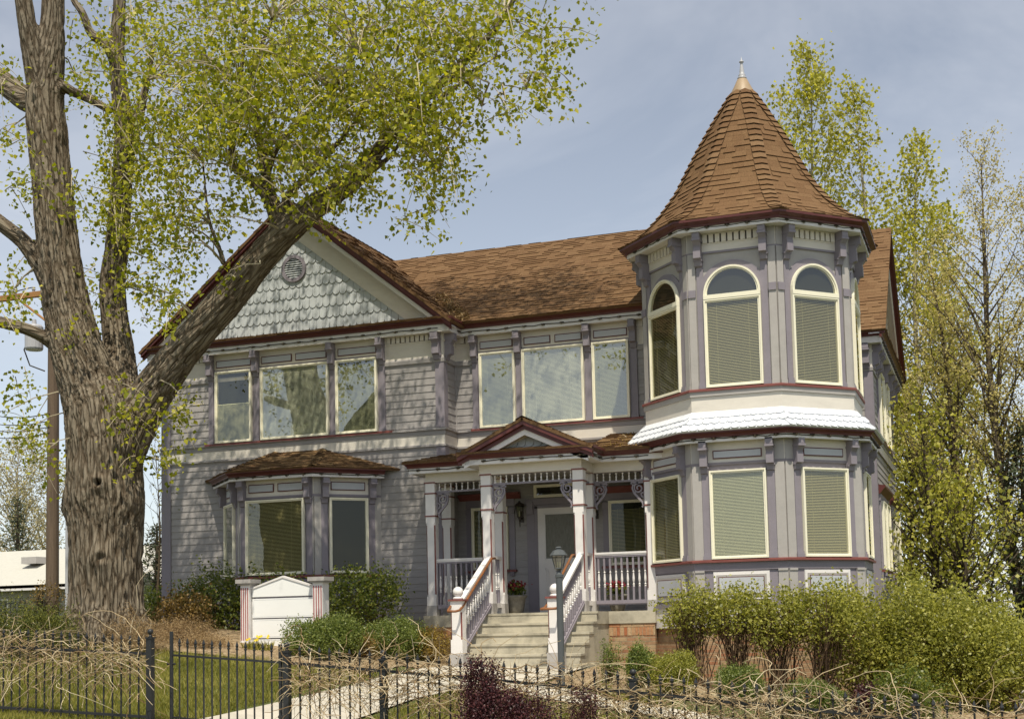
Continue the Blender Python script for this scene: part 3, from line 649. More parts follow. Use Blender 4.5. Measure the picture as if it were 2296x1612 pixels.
railing(-1.935,-.755,-1.487); railing(1.18,2.15,-1.487)
b=MB(); b.box(Fr((1.10,-1.85),90),-.28,.28,-.04,.04,1.005,1.06); b.box(Fr((1.10,-1.85),90),-.28,.28,-.03,.03,.115,.2); b.box(Fr((1.10,-1.85),90),-.279,-.27,-.02,.02,.15,1.03); o=b.build('railing',M_wht,house)
for i in range(4): m=MB(); baluster_mesh(m,1.10,-2.05+.13*i,.2,1.005); m.build('baluster',[M_wht,M_lav],o)
b=MB(); b.box(Fr((-.645,-1.85),90),-.28,.28,-.04,.04,1.005,1.06); b.box(Fr((-.645,-1.85),90),-.28,.28,-.03,.03,.115,.2); b.box(Fr((-.645,-1.85),90),-.279,-.27,-.02,.02,.15,1.03); o=b.build('railing',M_wht,house)
for i in range(4): m=MB(); baluster_mesh(m,-.645,-2.05+.13*i,.2,1.005); m.build('baluster',[M_wht,M_lav],o)
# stair railings with newels
def newel(x,y,zb):
    b=MB(); f=Fr((x,y)); h=.105
    b.box(f,-h-.02,h+.02,-h-.02,h+.02,zb-.3,zb+.26,2); b.box(f,-h,h,-h,h,zb+.26,zb+.5); b.box(f,-h,h,-h,h,zb+.96,zb+1.15)
    c=h-.028; i=[(-h,-c),(-h,c),(-c,h),(c,h),(h,c),(h,-c),(c,-h),(-c,-h)]
    b.hexa([f.p(u,n,zb+.5) for u,n in i],[f.p(u,n,zb+.96) for u,n in i],0)
    for su in(-1,1):
        for sn in(-1,1): b.hexa([f.p(su*(c+.004),sn*(h-.002),zb+.5),f.p(su*(h-.002),sn*(c+.004),zb+.5),f.p(su*(h-.018),sn*(h-.018),zb+.5)],[f.p(su*(c+.004),sn*(h-.002),zb+.96),f.p(su*(h-.002),sn*(c+.004),zb+.96),f.p(su*(h-.018),sn*(h-.018),zb+.96)],1)
    b.box(f,-h-.03,h+.03,-h-.03,h+.03,zb+1.15,zb+1.18,1)
    o=b.build('newel_post',[M_wht,M_sil,M_gry],house)
    m=MB(); z=zb+1.18; m.lathe(x,y,[(.085,z),(.09,z+.03),(.06,z+.045),(.045,z+.055)]+[(.09*math.sin(a),z+.125-.09*math.cos(a)) for a in [.5+ (math.pi-.55)*k/10 for k in range(11)]],16); m.build('newel_ball',M_wht,o,smooth=True)
    return o
def stair_rail(x0,x1):
    ya,yb=-2.32,-3.74; za,zb=1.0,.20; 
    newel(x1,yb,-.93)
    b=MB(); 
    def pt(t,dx,dz): return Vector((x0+(x1-x0)*t+dx,ya+(yb+.1-ya)*t,za+(zb-za)*t+dz))
    def bar(dx0,dx1,dz0,dz1,m): b.hexa([pt(0,dx0,dz0),pt(0,dx1,dz0),pt(0,dx1,dz1),pt(0,dx0,dz1)],[pt(1,dx0,dz0),pt(1,dx1,dz0),pt(1,dx1,dz1),pt(1,dx0,dz1)],m)
    bar(-.05,.05,-.0,.04,0); bar(-.032,.032,-.04,0,0); bar(-.035,.035,-.88,-.80,1); bar(-.05,.05,-.865,-.835,1)
    o=b.build('stair_railing',[M_wht,M_lav],house)
    for i in range(11):
        t=(i+.6)/11.5; p=pt(t,0,0); m=MB(); baluster_mesh(m,p.x,p.y,p.z-.80,p.z-.04); m.build('baluster',[M_wht,M_lav],o)
    return pt
xa=P(844.4+458*.3991,884.6+1140*.3991,-3.74).x; xb=P(844.4+1003*.3991,884.6+1130*.3991,-3.74).x
for (x0,x1) in ((-.585,xa),(1.16,xb)):
    stair_rail(x0,x1)
    s=1 if x0<0 else -1; b=MB(); ix=x1+s*.14 if s>0 else x1-.16
    xi=(x0+x1)/2+ (.11 if s>0 else -.12)
    path=[(xi+.0,-2.25,1.0),(xi,-2.42,.99),(xi-.02,-3.80,.12),(xi-.02,-3.95,.06),(xi-.06,-4.02,.045),(xi-.2*s,-4.02,.05),(xi-.22*s,-3.95,.07),(xi-.22*s,-3.72,.20)]
    b.tube([Vector(p) for p in path],.022,8)
    for t in (.15,.8): 
        y=-2.42-1.38*t; z=.99-.87*t; b.tube([(xi,y,z-.02),(xi-.05*s,y,z-.05),(xi-.09*s,y,z-.05)],.008,5)
    b.build('handrail',M_hrl,house,smooth=True)
# ---- porch back wall: door, windows, lanterns
b=MB(); b.box(f0,-.41,.50,.0,.03,.02,2.06,0)
def mould(b,u0,u1,z0,z1,n0,m=0):
    b.box(f0,u0,u1,n0,n0+.012,z0,z0+.02,m); b.box(f0,u0,u1,n0,n0+.012,z1-.02,z1,m); b.box(f0,u0,u0+.02,n0,n0+.012,z0,z1,m); b.box(f0,u1-.02,u1,n0,n0+.012,z0,z1,m)
mould(b,-.27,.36,1.05,1.95,.03); mould(b,-.27,.02,.2,.88,.03); mould(b,.07,.36,.2,.88,.03); mould(b,-.22,-.03,.25,.83,.03); mould(b,.12,.31,.25,.83,.03)
door=b.build('front_door',M_wht,house)
m=MB(); m.box(f0,-.25,.34,.031,.034,1.07,1.93); m.build('door_glass',paint('etched_glass',(.16,.155,.12),.25,.5,7,.5,9,(14,1,1.2)),door)
m=MB(); m.lathe(0,0,[(.0,0)],3) if False else m.box(f0,.40,.44,.03,.05,.95,1.1); m.tube([(.42,-.05,1.03),(.42,-.09,1.03)],.022,8); m.build('handle',M_brz,door)
b=MB(); b.box(f0,-.47,-.41,0,.04,.0,2.10,0); b.box(f0,.50,.56,0,.04,0,2.10,0); b.box(f0,-.47,.56,0,.04,2.06,2.12); b.box(f0,-.63,-.47,0,.045,0,2.2); b.box(f0,.56,.72,0,.045,0,2.2); b.box(f0,-.62,-.49,.045,.09,1.95,2.2); b.box(f0,.58,.71,.045,.09,1.95,2.2); b.box(f0,-.66,.75,0,.06,2.13,2.25); b.build('door_surround',M_lav,house)
window(f0,-.46,.55,2.27,2.52,.02,None)
for (u0,u1) in ((-1.79,-1.02),(1.05,1.83)):
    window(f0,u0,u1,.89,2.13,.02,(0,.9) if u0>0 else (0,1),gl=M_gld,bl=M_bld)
    b=MB(); 
    for a,c in((u0-.13,u0-.01),(u1+.01,u1+.13)): b.box(f0,a,c,0,.035,.84,2.13); b.box(f0,a,c,.035,.07,1.99,2.1); b.ext_u(f0,[(0,.75),(.05,.75),(.09,.85),(0,.85)],a+.02,c-.02)
    b.box(f0,u0-.13,u1+.13,0,.04,2.14,2.28); b.build('window_surround',M_lav,house)
    b=MB(); b.ext_u(f0,[(0,2.28),(.05,2.28),(.15,2.37),(.15,2.40),(0,2.42)],u0-.26,u1+.26); b.build('window_hood',M_sil,house)
    sill(f0,u0-.16,u1+.16,.88)
b=MB(); b.box(Fr((XC,0),90),-.6,-.02,0,.03,0,.12); b.build('corner_board',M_sid,house)
def lantern(x,z):
    b=MB(); y=-.16
    b.box(Fr((x,0)),-.03,.03,0,.03,z-.42,z-.2); b.tube([(x,-.02,z-.33),(x,-.10,z-.36),(x,-.16,z-.33)],.012,6)
    b.lathe(x,y,[(.008,z-.52),(.014,z-.42),(.03,z-.36),(.04,z-.335),(.062,z-.325)],8); b.lathe(x,y,[(.105,z-.115),(.09,z-.07),(.05,z-.045),(.02,z-.03),(.03,z-.01),(.008,z)],8)
    for k in range(6):
        a=k*math.pi/3; b.tube([(x+.05*math.cos(a),y+.05*math.sin(a),z-.325),(x+.085*math.cos(a),y+.085*math.sin(a),z-.11)],.006,4)
    o=b.build('wall_lantern',M_brz,house)
    g=MB(); g.lathe(x,y,[(.047,z-.322),(.08,z-.115)],6); g.build('lantern_glass',M_lgl,o); c=MB(); c.tube([(x,y,z-.32),(x,y,z-.2)],.014,6); c.build('candle_bulb',M_win,o)
lantern(-.735,2.22); lantern(.80,2.22)
# ------------------------------------------------------------------ tower
RL_,RU_=1.885,1.815
OL=octpath(RL_); OU=octpath(RU_)
def octprism(name,r,z0,z1,mt): b=MB(); b.sweep(octpath(r),[(-.3,z0),(0,z0),(0,z1),(-.3,z1)],True); return b.build(name,mt,house)
octprism('tower_wall',RL_,.0,2.84,M_lav); octprism('tower_wall',RU_,3.3,6.45,M_gry)
octprism('tower_skirt',1.925,-.32,.06,M_wht); octprism('tower_foundation',1.87,-1.9,-.32,M_brk)
b=MB(); b.lathe(TX,TY,[(1.5,-1.5),(1.5,6.4)],8,rot=math.pi/8); b.build('tower_core',M_drk,house)
for nm,mt,pth,pr in (('frieze',M_crm,OL,[(0,2.45),(.02,2.45),(.02,2.82),(0,2.82)]),('frieze',M_crm,OU,[(0,6.11),(.02,6.11),(.02,6.45),(0,6.45)]),('belt_course',M_crm,OU,[(0,3.33),(.03,3.33),(.03,3.60),(0,3.60)]),('belt_course',M_lav,OL,[(0,2.41),(.03,2.41),(.035,2.455),(0,2.455)]),('belt_course',M_lav,OL,[(0,.63),(.025,.63),(.03,.765),(0,.765)]),('belt_course',M_lav,OU,[(0,6.08),(.03,6.08),(.03,6.115),(0,6.115)]),('belt_course',M_lav,OL,[(0,.02),(.06,.02),(.06,.09),(0,.1)]),('belt_course',M_gry,OU,[(0,3.60),(.06,3.605),(.06,3.69),(0,3.69)]),('window_sill',M_sil,OL,[(0,.765),(.085,.765),(.085,.80),(.07,.81),(0,.815)]),('window_sill',M_sil,OU,[(0,3.69),(.085,3.69),(.085,3.725),(.07,3.735),(0,3.74)])):
    b=MB(); b.sweep(pth,pr,True); b.build(nm,mt,house)
for k in (-2,-1,0,1,2):
    f=octfr(k,RL_); h=RL_*math.tan(math.pi/8)
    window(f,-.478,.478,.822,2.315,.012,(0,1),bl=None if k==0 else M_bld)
    panel(f,-.46,.46,2.475,2.70,.006)
    b=MB(); 
    for (u0,u1,z0,z1,n,mi) in((-.47,.47,.14,.605,.03,0),):
        b.box(f,u0,u1,0,n,z0,z1,0); b.box(f,u0+.05,u1-.05,n-.001,n+.014,z0+.05,z1-.05,3); b.box(f,u0+.085,u1-.085,n+.0,n+.018,z0+.085,z1-.085,1); b.box(f,u0+.098,u1-.098,n+.0,n+.022,z0+.098,z1-.098,2)
    b.build('panel',[M_wht,M_red,M_pan,M_gry],house)
    for s in(-1,1):
        pilaster(f,s*.55,.815,2.42,.13,.035); bracket(f,s*.56,2.81,h=.56,d=.20)
        b=MB(); a,c=sorted((s*.62,s*h)); b.box(f,a,c,0,.03,.815,2.41); b.box(f,a,c,0,.032,2.455,2.81); b.box(f,a,c,0,.03,.1,.60); b.box(f,a,c,0,.045,.60,.635); b.box(f,a,c,0,.05,.10,.2); b.build('corner_post',M_gry,house)
    f=octfr(k,RU_); h=RU_*math.tan(math.pi/8)
    window(f,-.487,.487,3.748,5.27,.012,(0,1),arch=True,bl=M_bld)
    b=MB(); zc=5.345
    K=18
    for i in range(K):
        a0,a1=math.pi*i/K,math.pi*(i+1)/K
        b.ext_n(f,[(.59*math.cos(a0),zc+.59*math.sin(a0)),(.59*math.cos(a1),zc+.59*math.sin(a1)),(.47*math.cos(a1),zc+.47*math.sin(a1)),(.47*math.cos(a0),zc+.47*math.sin(a0))],0,.026)
    b.build('arch_casing',M_lav,house)
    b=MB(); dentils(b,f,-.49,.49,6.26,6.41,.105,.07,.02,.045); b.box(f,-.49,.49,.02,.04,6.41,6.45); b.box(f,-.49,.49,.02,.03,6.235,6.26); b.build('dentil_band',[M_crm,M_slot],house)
    for s in(-1,1):
        pilaster(f,s*.548,3.74,5.345,.115,.028); b=MB(); b.box(f,min(s*.49,s*.605),max(s*.49,s*.605),0,.024,5.345,6.09); b.build('pilaster',M_lav,house)
        bracket(f,s*.56,6.44,h=.60,d=.235)
        b=MB(); a,c=sorted((s*.625,s*h)); b.box(f,a,c,0,.035,3.74,6.09); b.box(f,a,c,.035,.055,5.33,5.46,1); b.box(f,a,c,0,.037,6.115,6.44,0); b.box(f,a,c,.035,.048,3.74,3.80); b.build('corner_post',[M_gry,M_lav],house)
zt1=eave(OL,2.80,True,ov=.20,wh=.085,rh=.10,rn=.285); zt2=eave(OU,6.43,True,ov=.265,wh=.085,rh=.10,rn=.39)
# white fish-scale skirt roof round the tower
b=MB(); 
for k in range(8):
    f=octfr(k,0); ro,ri,z0,z1=2.195,1.83,zt1+.005,3.345; t=math.tan(math.pi/8); L2=math.hypot(ro-ri,z1-z0)
    O=Vector((TX,TY,0))+f.N*ro+Z*z0; V=(-f.N*(ro-ri)+Z*(z1-z0))/L2; Nn=f.U.cross(V)
    hw=lambda v:(ro-(ro-ri)*v/L2)*t
    q=[O-f.U*ro*t,O+f.U*ro*t,O+V*L2+f.U*ri*t,O+V*L2-f.U*ri*t]; b.hexa([p-Nn*.001 for p in q],[p-Nn*.03 for p in q])
    scales(b,O,f.U,V,Nn,lambda u,v:abs(u)<ro*t-.05-max(0,v-.12)*.2,-ro*t+.02,ro*t,-.02,L2-.1,w=.142,h=.165,th=.026)
    nb=6
    for i in range(nb):
        a=-hw(L2*.75)+2*hw(L2*.75)*i/nb; c=a+2*hw(L2*.75)/nb-.006; b.poly([O+f.U*a+V*(L2*.62)+Nn*.016,O+f.U*c+V*(L2*.62)+Nn*.016,O+f.U*c*.97+V*L2+Nn*.01,O+f.U*a*.97+V*L2+Nn*.01],0,random.random())
b.build('scalloped_skirt_roof',M_wsh,house,recalc=False)
# cone roof
CP=[(2.20,zt2+.005),(1.95,6.74),(1.75,6.92),(1.50,7.2),(1.20,7.65),(.985,8.1),(.785,8.5),(.57,8.9),(.40,9.2),(.185,9.56)]
arc=[0]
for (r1,z1),(r2,z2) in zip(CP,CP[1:]): arc.append(arc[-1]+math.hypot(r2-r1,z2-z1))
def cp(s):
    s=min(max(s,0),arc[-1])
    for i in range(len(CP)-1):
        if s<=arc[i+1]: t=(s-arc[i])/(arc[i+1]-arc[i]); return CP[i][0]+(CP[i+1][0]-CP[i][0])*t, CP[i][1]+(CP[i+1][1]-CP[i][1])*t
    return CP[-1]
b=MB(); t8=math.tan(math.pi/8); expo=.132; rows=int(arc[-1]/expo)+1
b.lathe(TX,TY,[((r-.02)/math.cos(math.pi/8),z-.01) for r,z in CP],8,rot=math.pi/8,c=.3)
for k in range(8):
    f=octfr(k,0); C0=Vector((TX,TY,0))
    for r in range(rows):
        s0=r*expo; s1=min(s0+expo+.004,arc[-1]); (ra,za),(rb,zb)=cp(s0),cp(s1); nn=Vector((0,0,0))
        sl_=math.hypot(rb-ra,zb-za) or 1; nrm=f.N*((zb-za)/sl_)+Z*((ra-rb)/sl_)
        ha,hb=ra*t8,rb*t8; u=-ha-random.random()*.3
        while u<ha:
            w=random.uniform(.13,.30); a=max(u,-ha); c=min(u+w,ha); u+=w
            if c-a<.02: continue
            hi=random.random()<.5; th=.020 if hi else .004; k_=random.uniform(.25,.75); dz=-.009 if hi else 0; ds=f.N*0
            g=hb/ha; dn=Vector((0,0,dz))
            p0=C0+f.N*ra+f.U*a+Z*(za)+nrm*th+ (f.N*(-dz*.6)+Z*dz); p1=p0+f.U*(c-a-.003)
            p2=C0+f.N*rb+f.U*(c*g)+Z*zb+nrm*.002; p3=C0+f.N*rb+f.U*(a*g)+Z*zb+nrm*.002
            b.poly([p0,p1,p2,p3],0,k_); b.poly([p0-nrm*(th+.01),p1-nrm*(th+.01),p1,p0],0,k_*.3); b.poly([p0-nrm*(th+.01),p0,p3],0,k_*.5); b.poly([p1-nrm*(th+.01),p2,p1],0,k_*.5)
    # hip caps
    ang=-math.pi/2-math.pi/8+k*math.pi/4; vv=Vector((math.cos(ang),math.sin(ang),0)); vs=Vector((-math.sin(ang),math.cos(ang),0))
    s=0
    while s<arc[-1]-.02:
        (ra,za),(rb,zb)=cp(s),cp(s+.165); ra/=math.cos(math.pi/8); rb/=math.cos(math.pi/8); k_=random.random(); wd=min(.12,ra*.36); wb=min(.12,rb*.36)
        A=C0+vv*(ra+.046)+Z*(za+.012); B=C0+vv*(rb+.012)+Z*(zb+.004)
        for sg in(-1,1):
            a2=C0+vv*(ra-wd*.40+.042)+vs*(sg*wd)+Z*(za+.012); b2=C0+vv*(rb-wb*.40+.012)+vs*(sg*wb)+Z*(zb+.004)
            b.poly([A,a2,b2,B],0,k_); b.poly([A,a2,a2-vv*.05,A-vv*.05],0,k_*.3)
        s+=.145
b.build('tower_roof',M_shg,house,recalc=False)
b=MB(); b.lathe(TX,TY,[(.235,9.50),(.225,9.54),(.16,9.66),(.095,9.80),(.06,9.83)],16); b.build('roof_cap',M_tan,house,smooth=True)
b=MB(); b.lathe(TX,TY,[(.085,9.81),(.09,9.84),(.055,9.86),(.07,9.885),(.05,9.91),(.045,9.95),(.028,10.08),(.022,10.12),(.045,10.14),(.045,10.155),(.02,10.17),(.012,10.19),(.002,10.25)],12); b.build('finial',M_fin,house,smooth=True)
# ------------------------------------------------------------------ strings of lights along the eaves
def string_lights(path,z,n,label,step=.37):
    pts=[Vector((p[0],p[1],0)) for p in path]; b=MB(); nn=len(pts); off=[]
    for i in range(nn):
        d1=(pts[i]-pts[i-1]).normalized() if i>0 else None; d2=(pts[i+1]-pts[i]).normalized() if i<nn-1 else None
        d1=d1 or d2; d2=d2 or d1; n1=Vector((d1.y,-d1.x,0)); n2=Vector((d2.y,-d2.x,0)); bb=n1+n2; bb=bb/max(1e-6,bb.dot(n1)); off.append(pts[i]+bb*n)
    root=empty('string_lights',(off[0].x,off[0].y,z),label,'string lights','strings of lights along the white eaves')
    run=[]; bulbs=[]
    for a,c in zip(off,off[1:]):
        L_=(c-a).length; k=max(1,round(L_/step))
        for i in range(k): 
            p=a+(c-a)*((i+.5)/k); bulbs.append((p,(c-a).normalized()))
            run.append(p+Vector((0,0,z+random.uniform(-.012,.012)))); run.append(a+(c-a)*((i+1)/k)+Vector((0,0,z+random.uniform(-.02,.006))))
    b.tube(run,.0085,5); b.build('wire',M_cable,root)
    for p,d in bulbs:
        nrm=Vector((d.y,-d.x,0)); m=MB(); q=p+Vector((0,0,z)); m.tube([q-d*.04,q+d*.04],.017,6); m.tube([q,q+nrm*.03+Z*-.01,q+nrm*.06+Z*-.015],[.023,.024,.012],7); m.build('bulb',M_bulb,root)
string_lights([(XL,LWY),(XC,LWY)],5.66,.245,'string of small bulbs along the white fascia under the shingled left gable')
string_lights([(XC,LWY+.1),(XC,0),(2.0,0)],5.66,.245,'string of small bulbs under the main roof eave above the upper middle windows')
string_lights(BP,2.815,.245,'string of small bulbs along the low hipped bay window roof')
string_lights([(-2.12,-.65),(-2.12,PF),(-.735,PF)],2.74,.245,'short string of bulbs on the left stretch of the porch eave')
string_lights([(-.735,PC),(1.205,PC),(1.205,PF),(2.3,PF)],2.74,.245,'string of small bulbs under the little porch gable')
string_lights([OU[7],OU[0],OU[1],OU[2],OU[3]],6.475,.265,'string of small bulbs round the eave of the pointed tower roof')
string_lights([OL[7],OL[0],OL[1],OL[2],OL[3]],2.845,.21,'string of small bulbs under the white scalloped tower skirt')
string_lights([(5.7,4.4),(5.7,10.4)],5.66,.25,'string of bulbs receding along the right side eave of the house')
# ------------------------------------------------------------------ ground, walks, beds
def grid(name,xs,ys,mt,dz=0,kind='structure',z=None):
    b=MB(); nx=len(xs); b.v=[(x,y,(z or T)(x,y)+dz) for y in ys for x in xs]
    b.f=[(j*nx+i,j*nx+i+1,(j+1)*nx+i+1,(j+1)*nx+i) for j in range(len(ys)-1) for i in range(nx-1)]; b.m=[0]*len(b.f); b.c=[.5]*len(b.f)
    return tag(b.build(name,mt,smooth=True),kind=kind)
def fr_(a,c,s): n=max(1,round((c-a)/s)); return [a+(c-a)*i/n for i in range(n+1)]
def soilmat(name,stops,scale,bump=.6):
    m,nt,b=mat(name,(.2,.15,.1),.95,.1); L=nt.links.new; tc=N(nt,'ShaderNodeTexCoord')
    v=N(nt,'ShaderNodeTexVoronoi',Scale=scale); n=N(nt,'ShaderNodeTexNoise',Scale=scale*.3,Detail=8.,Roughness=.7); r=ramp(nt,stops); a=N(nt,'ShaderNodeMixRGB',blend_type='MIX'); a.inputs[0].default_value=.5
    L(tc.outputs['Object'],v.inputs['Vector']); L(tc.outputs['Object'],n.inputs['Vector']); L(v.outputs['Color'],a.inputs[1]); L(n.outputs['Fac'],a.inputs[2]); L(a.outputs[0],r.inputs['Fac']); L(r.outputs[0],b.inputs['Base Color'])
    bp=N(nt,'ShaderNodeBump',Strength=bump,Distance=.03); L(a.outputs[0],bp.inputs['Height']); L(bp.outputs['Normal'],b.inputs['Normal']); return m
M_soil=soilmat('lawn_soil',[(.2,(.05,.06,.018)),(.5,(.08,.095,.03)),(.8,(.12,.12,.045))],30)
M_mul=soilmat('wood_chip_mulch',[(.2,(.13,.085,.05)),(.5,(.26,.19,.115)),(.8,(.42,.33,.21))],28)
M_asp=soilmat('street_asphalt',[(.2,(.04,.04,.04)),(.8,(.07,.07,.068))],80,.2)
XS=[-400,-150,-80,-50,-36,-28,-22,-18]+fr_(-15,12,.5)+[15,20,28,40,80,150,400]; YS=[-70,-40,-26,-20,-16]+fr_(-14,14,.5)+[18,24,34,60,120,300,900]
grid('ground',XS,YS,M_soil)
grid('mulch_bed',fr_(-9.6,-1.42,.3),fr_(-5.6,-.7,.3),M_mul,.02); grid('mulch_bed',fr_(1.55,9.6,.3),fr_(-5.5,-2.2,.3),M_mul,.02); grid('mulch_bed',fr_(-1.6,-.8,.2),fr_(-4.3,-1.8,.2),M_mul,.022)
grid('street',[-400,-60,-15,-4,4,15,60,400],[-60,-20.5],M_asp,.004,z=lambda x,y:T(x,-20)-.12)
b=MB(); pl=[];pr=[]
for y,x0,x1 in((-3.2,-.72,1.5),(-4.2,-1.05,1.5),(-5.0,-1.1,1.5),(-5.7,-1.12,1.45),(-6.3,-1.12,.95),(-6.8,-1.13,.50),(-7.6,-1.2,.30),(-8.5,-1.25,.30),(-9.3,-1.30,.32),(-10.2,-1.36,.33),(-12.5,-1.5,.35)): pl.append((x0,y));pr.append((x1,y))
def strip(b,pl,pr,n=6,h=.03):
    for (a,c),(d,e) in zip(zip(pl,pl[1:]),zip(pr,pr[1:])):
        for i in range(n):
            q=lambda p,s,t:(p[0]+(s[0]-p[0])*t,p[1]+(s[1]-p[1])*t)
            g_=lambda u,v:u
            pts=[q(a,d,i/n),q(a,d,(i+1)/n),q(c,e,(i+1)/n),q(c,e,i/n)]; pts=[g_(pts[0],pts[3]),g_(pts[1],pts[2]),g_(pts[2],pts[1]),g_(pts[3],pts[0])]; b.poly([(x,y,T(x,y)+h) for x,y in pts])
strip(b,pl,pr); b2=MB(); strip(b2,[(1.4,-5.72),(2.2,-5.95),(3.56,-6.46),(5.5,-7.0),(9,-7.9)],[(.95,-6.35),(2.0,-6.85),(3.74,-7.2),(5.7,-7.75),(9.2,-8.6)],h=.034); 
b.v,b.f,b.m,b.c=b.v+b2.v,b.f+[tuple(i+len(b.v) for i in f) for f in b2.f],b.m+b2.m,b.c+b2.c
tag(b.build('walk',M_walk),kind='structure')
# ------------------------------------------------------------------ fast leaf meshes
def leaf_obj(name,pos,size,m,parent=None,up=.0,var=None,elong=1.0,fold=.18,hang=0.,sizevar=.35):
    pos=np.asarray(pos,float).reshape(-1,3); n=len(pos)
    d=rng.normal(size=(n,3)); d[:,2]-=hang; d/=np.linalg.norm(d,axis=1)[:,None]+1e-9
    q=rng.normal(size=(n,3)); q[:,2]+=up; q-=d*(q*d).sum(1)[:,None]; q/=np.linalg.norm(q,axis=1)[:,None]+1e-9   # leaf normal
    w=np.cross(d,q); s=size*(1+sizevar*rng.uniform(-1,1,n))[:,None]
    base=pos-d*s*.5; v=np.empty((n,4,3)); v[:,0]=base; v[:,1]=base+d*s*.42+w*s*.42/elong+q*s*fold; v[:,2]=base+d*s*1.0; v[:,3]=base+d*s*.42-w*s*.42/elong+q*s*fold
    if parent is not None: v-=np.array(origin(parent))
    me=bpy.data.meshes.new(name); me.vertices.add(n*4); me.vertices.foreach_set('co',v.ravel()); me.loops.add(n*4); me.loops.foreach_set('vertex_index',np.arange(n*4,dtype=np.int32))
    me.polygons.add(n); me.polygons.foreach_set('loop_start',np.arange(0,n*4,4,dtype=np.int32)); me.polygons.foreach_set('loop_total',np.full(n,4,dtype=np.int32)); me.update(calc_edges=True)
    a=me.attributes.new('var','FLOAT','FACE'); a.data.foreach_set('value',(var if var is not None else rng.uniform(0,1,n)).astype(np.float32)); me.materials.append(m); me.validate()
    o=bpy.data.objects.new(name,me); COL.objects.link(o)
    if parent: o.parent=parent
    return o
G_cot=leafmat('cottonwood_leaf',[(0,(.14,.165,.02)),(.4,(.25,.265,.028)),(.8,(.38,.365,.045)),(1,(.52,.475,.09))],.46,.45,.22)
G_pop=leafmat('poplar_leaf',[(0,(.21,.21,.03)),(.5,(.37,.355,.055)),(1,(.54,.50,.12))],.48,.45)
G_elm=leafmat('elm_bud',[(0,(.30,.26,.085)),(.5,(.48,.41,.15)),(1,(.62,.54,.24))],.42,.6,.2)
G_grn=leafmat('green_leaf',[(0,(.20,.21,.035)),(.5,(.35,.345,.06)),(1,(.54,.50,.12))],.5,.5)
G_hdg=leafmat('hedge_leaf',[(0,(.135,.15,.028)),(.5,(.285,.285,.055)),(1,(.47,.45,.12))],.48,.42)
G_ros=leafmat('shrub_leaf',[(0,(.07,.10,.02)),(.6,(.15,.18,.035)),(1,(.28,.28,.06))],.42,.4)
G_box=leafmat('round_bush_leaf',[(0,(.07,.10,.022)),(.5,(.15,.19,.042)),(1,(.28,.31,.09))],.38,.45)
G_jun=leafmat('evergreen_leaf',[(0,(.045,.06,.014)),(.5,(.10,.115,.026)),(1,(.20,.19,.035))],.2,.7,.2)
G_yel=leafmat('golden_leaf',[(0,(0.192,0.120,0.024)),(.5,(0.336,0.228,0.048)),(1,(0.456,0.348,0.084))],.3,.5)
G_red=leafmat('bronze_leaf',[(0,(0.098,0.070,0.017)),(.5,(0.210,0.140,0.042)),(1,(0.364,0.238,0.084))],.3,.45)
G_bar=leafmat('barberry_leaf',[(0,(0.023,0.008,0.010)),(.5,(0.052,0.014,0.018)),(1,(0.111,0.033,0.033))],.15,.5)
G_hth=leafmat('dry_shrub_twig',[(0,(.17,.11,.05)),(.5,(.30,.205,.105)),(1,(.42,.31,.17))],.15,.8,.1)
G_con=leafmat('spruce_needle',[(0,(0.027,0.036,0.021)),(.5,(0.057,0.072,0.039)),(1,(0.105,0.120,0.060))],.08,.7,.15)
G_wil=leafmat('willow_bud',[(0,(0.286,0.247,0.130)),(1,(0.520,0.468,0.260))],0.4,.7,.1)
G_grs=leafmat('grass_blade',[(0,(.12,.125,.02)),(.5,(.225,.215,.04)),(1,(.38,.34,.10))],.35,.6,.2)
M_tw=varmat('pale_twig',[(0,(.30,.25,.16)),(1,(.48,.42,.30))],.8,20,.2,.1)
M_twd=varmat('dark_twig',[(0,(.06,.042,.026)),(1,(.11,.08,.05))],.9,20,.3,.2)
M_stm=varmat('shrub_stem',[(0,(.085,.05,.03)),(1,(.16,.105,.06))],.8,20,.3,.2)
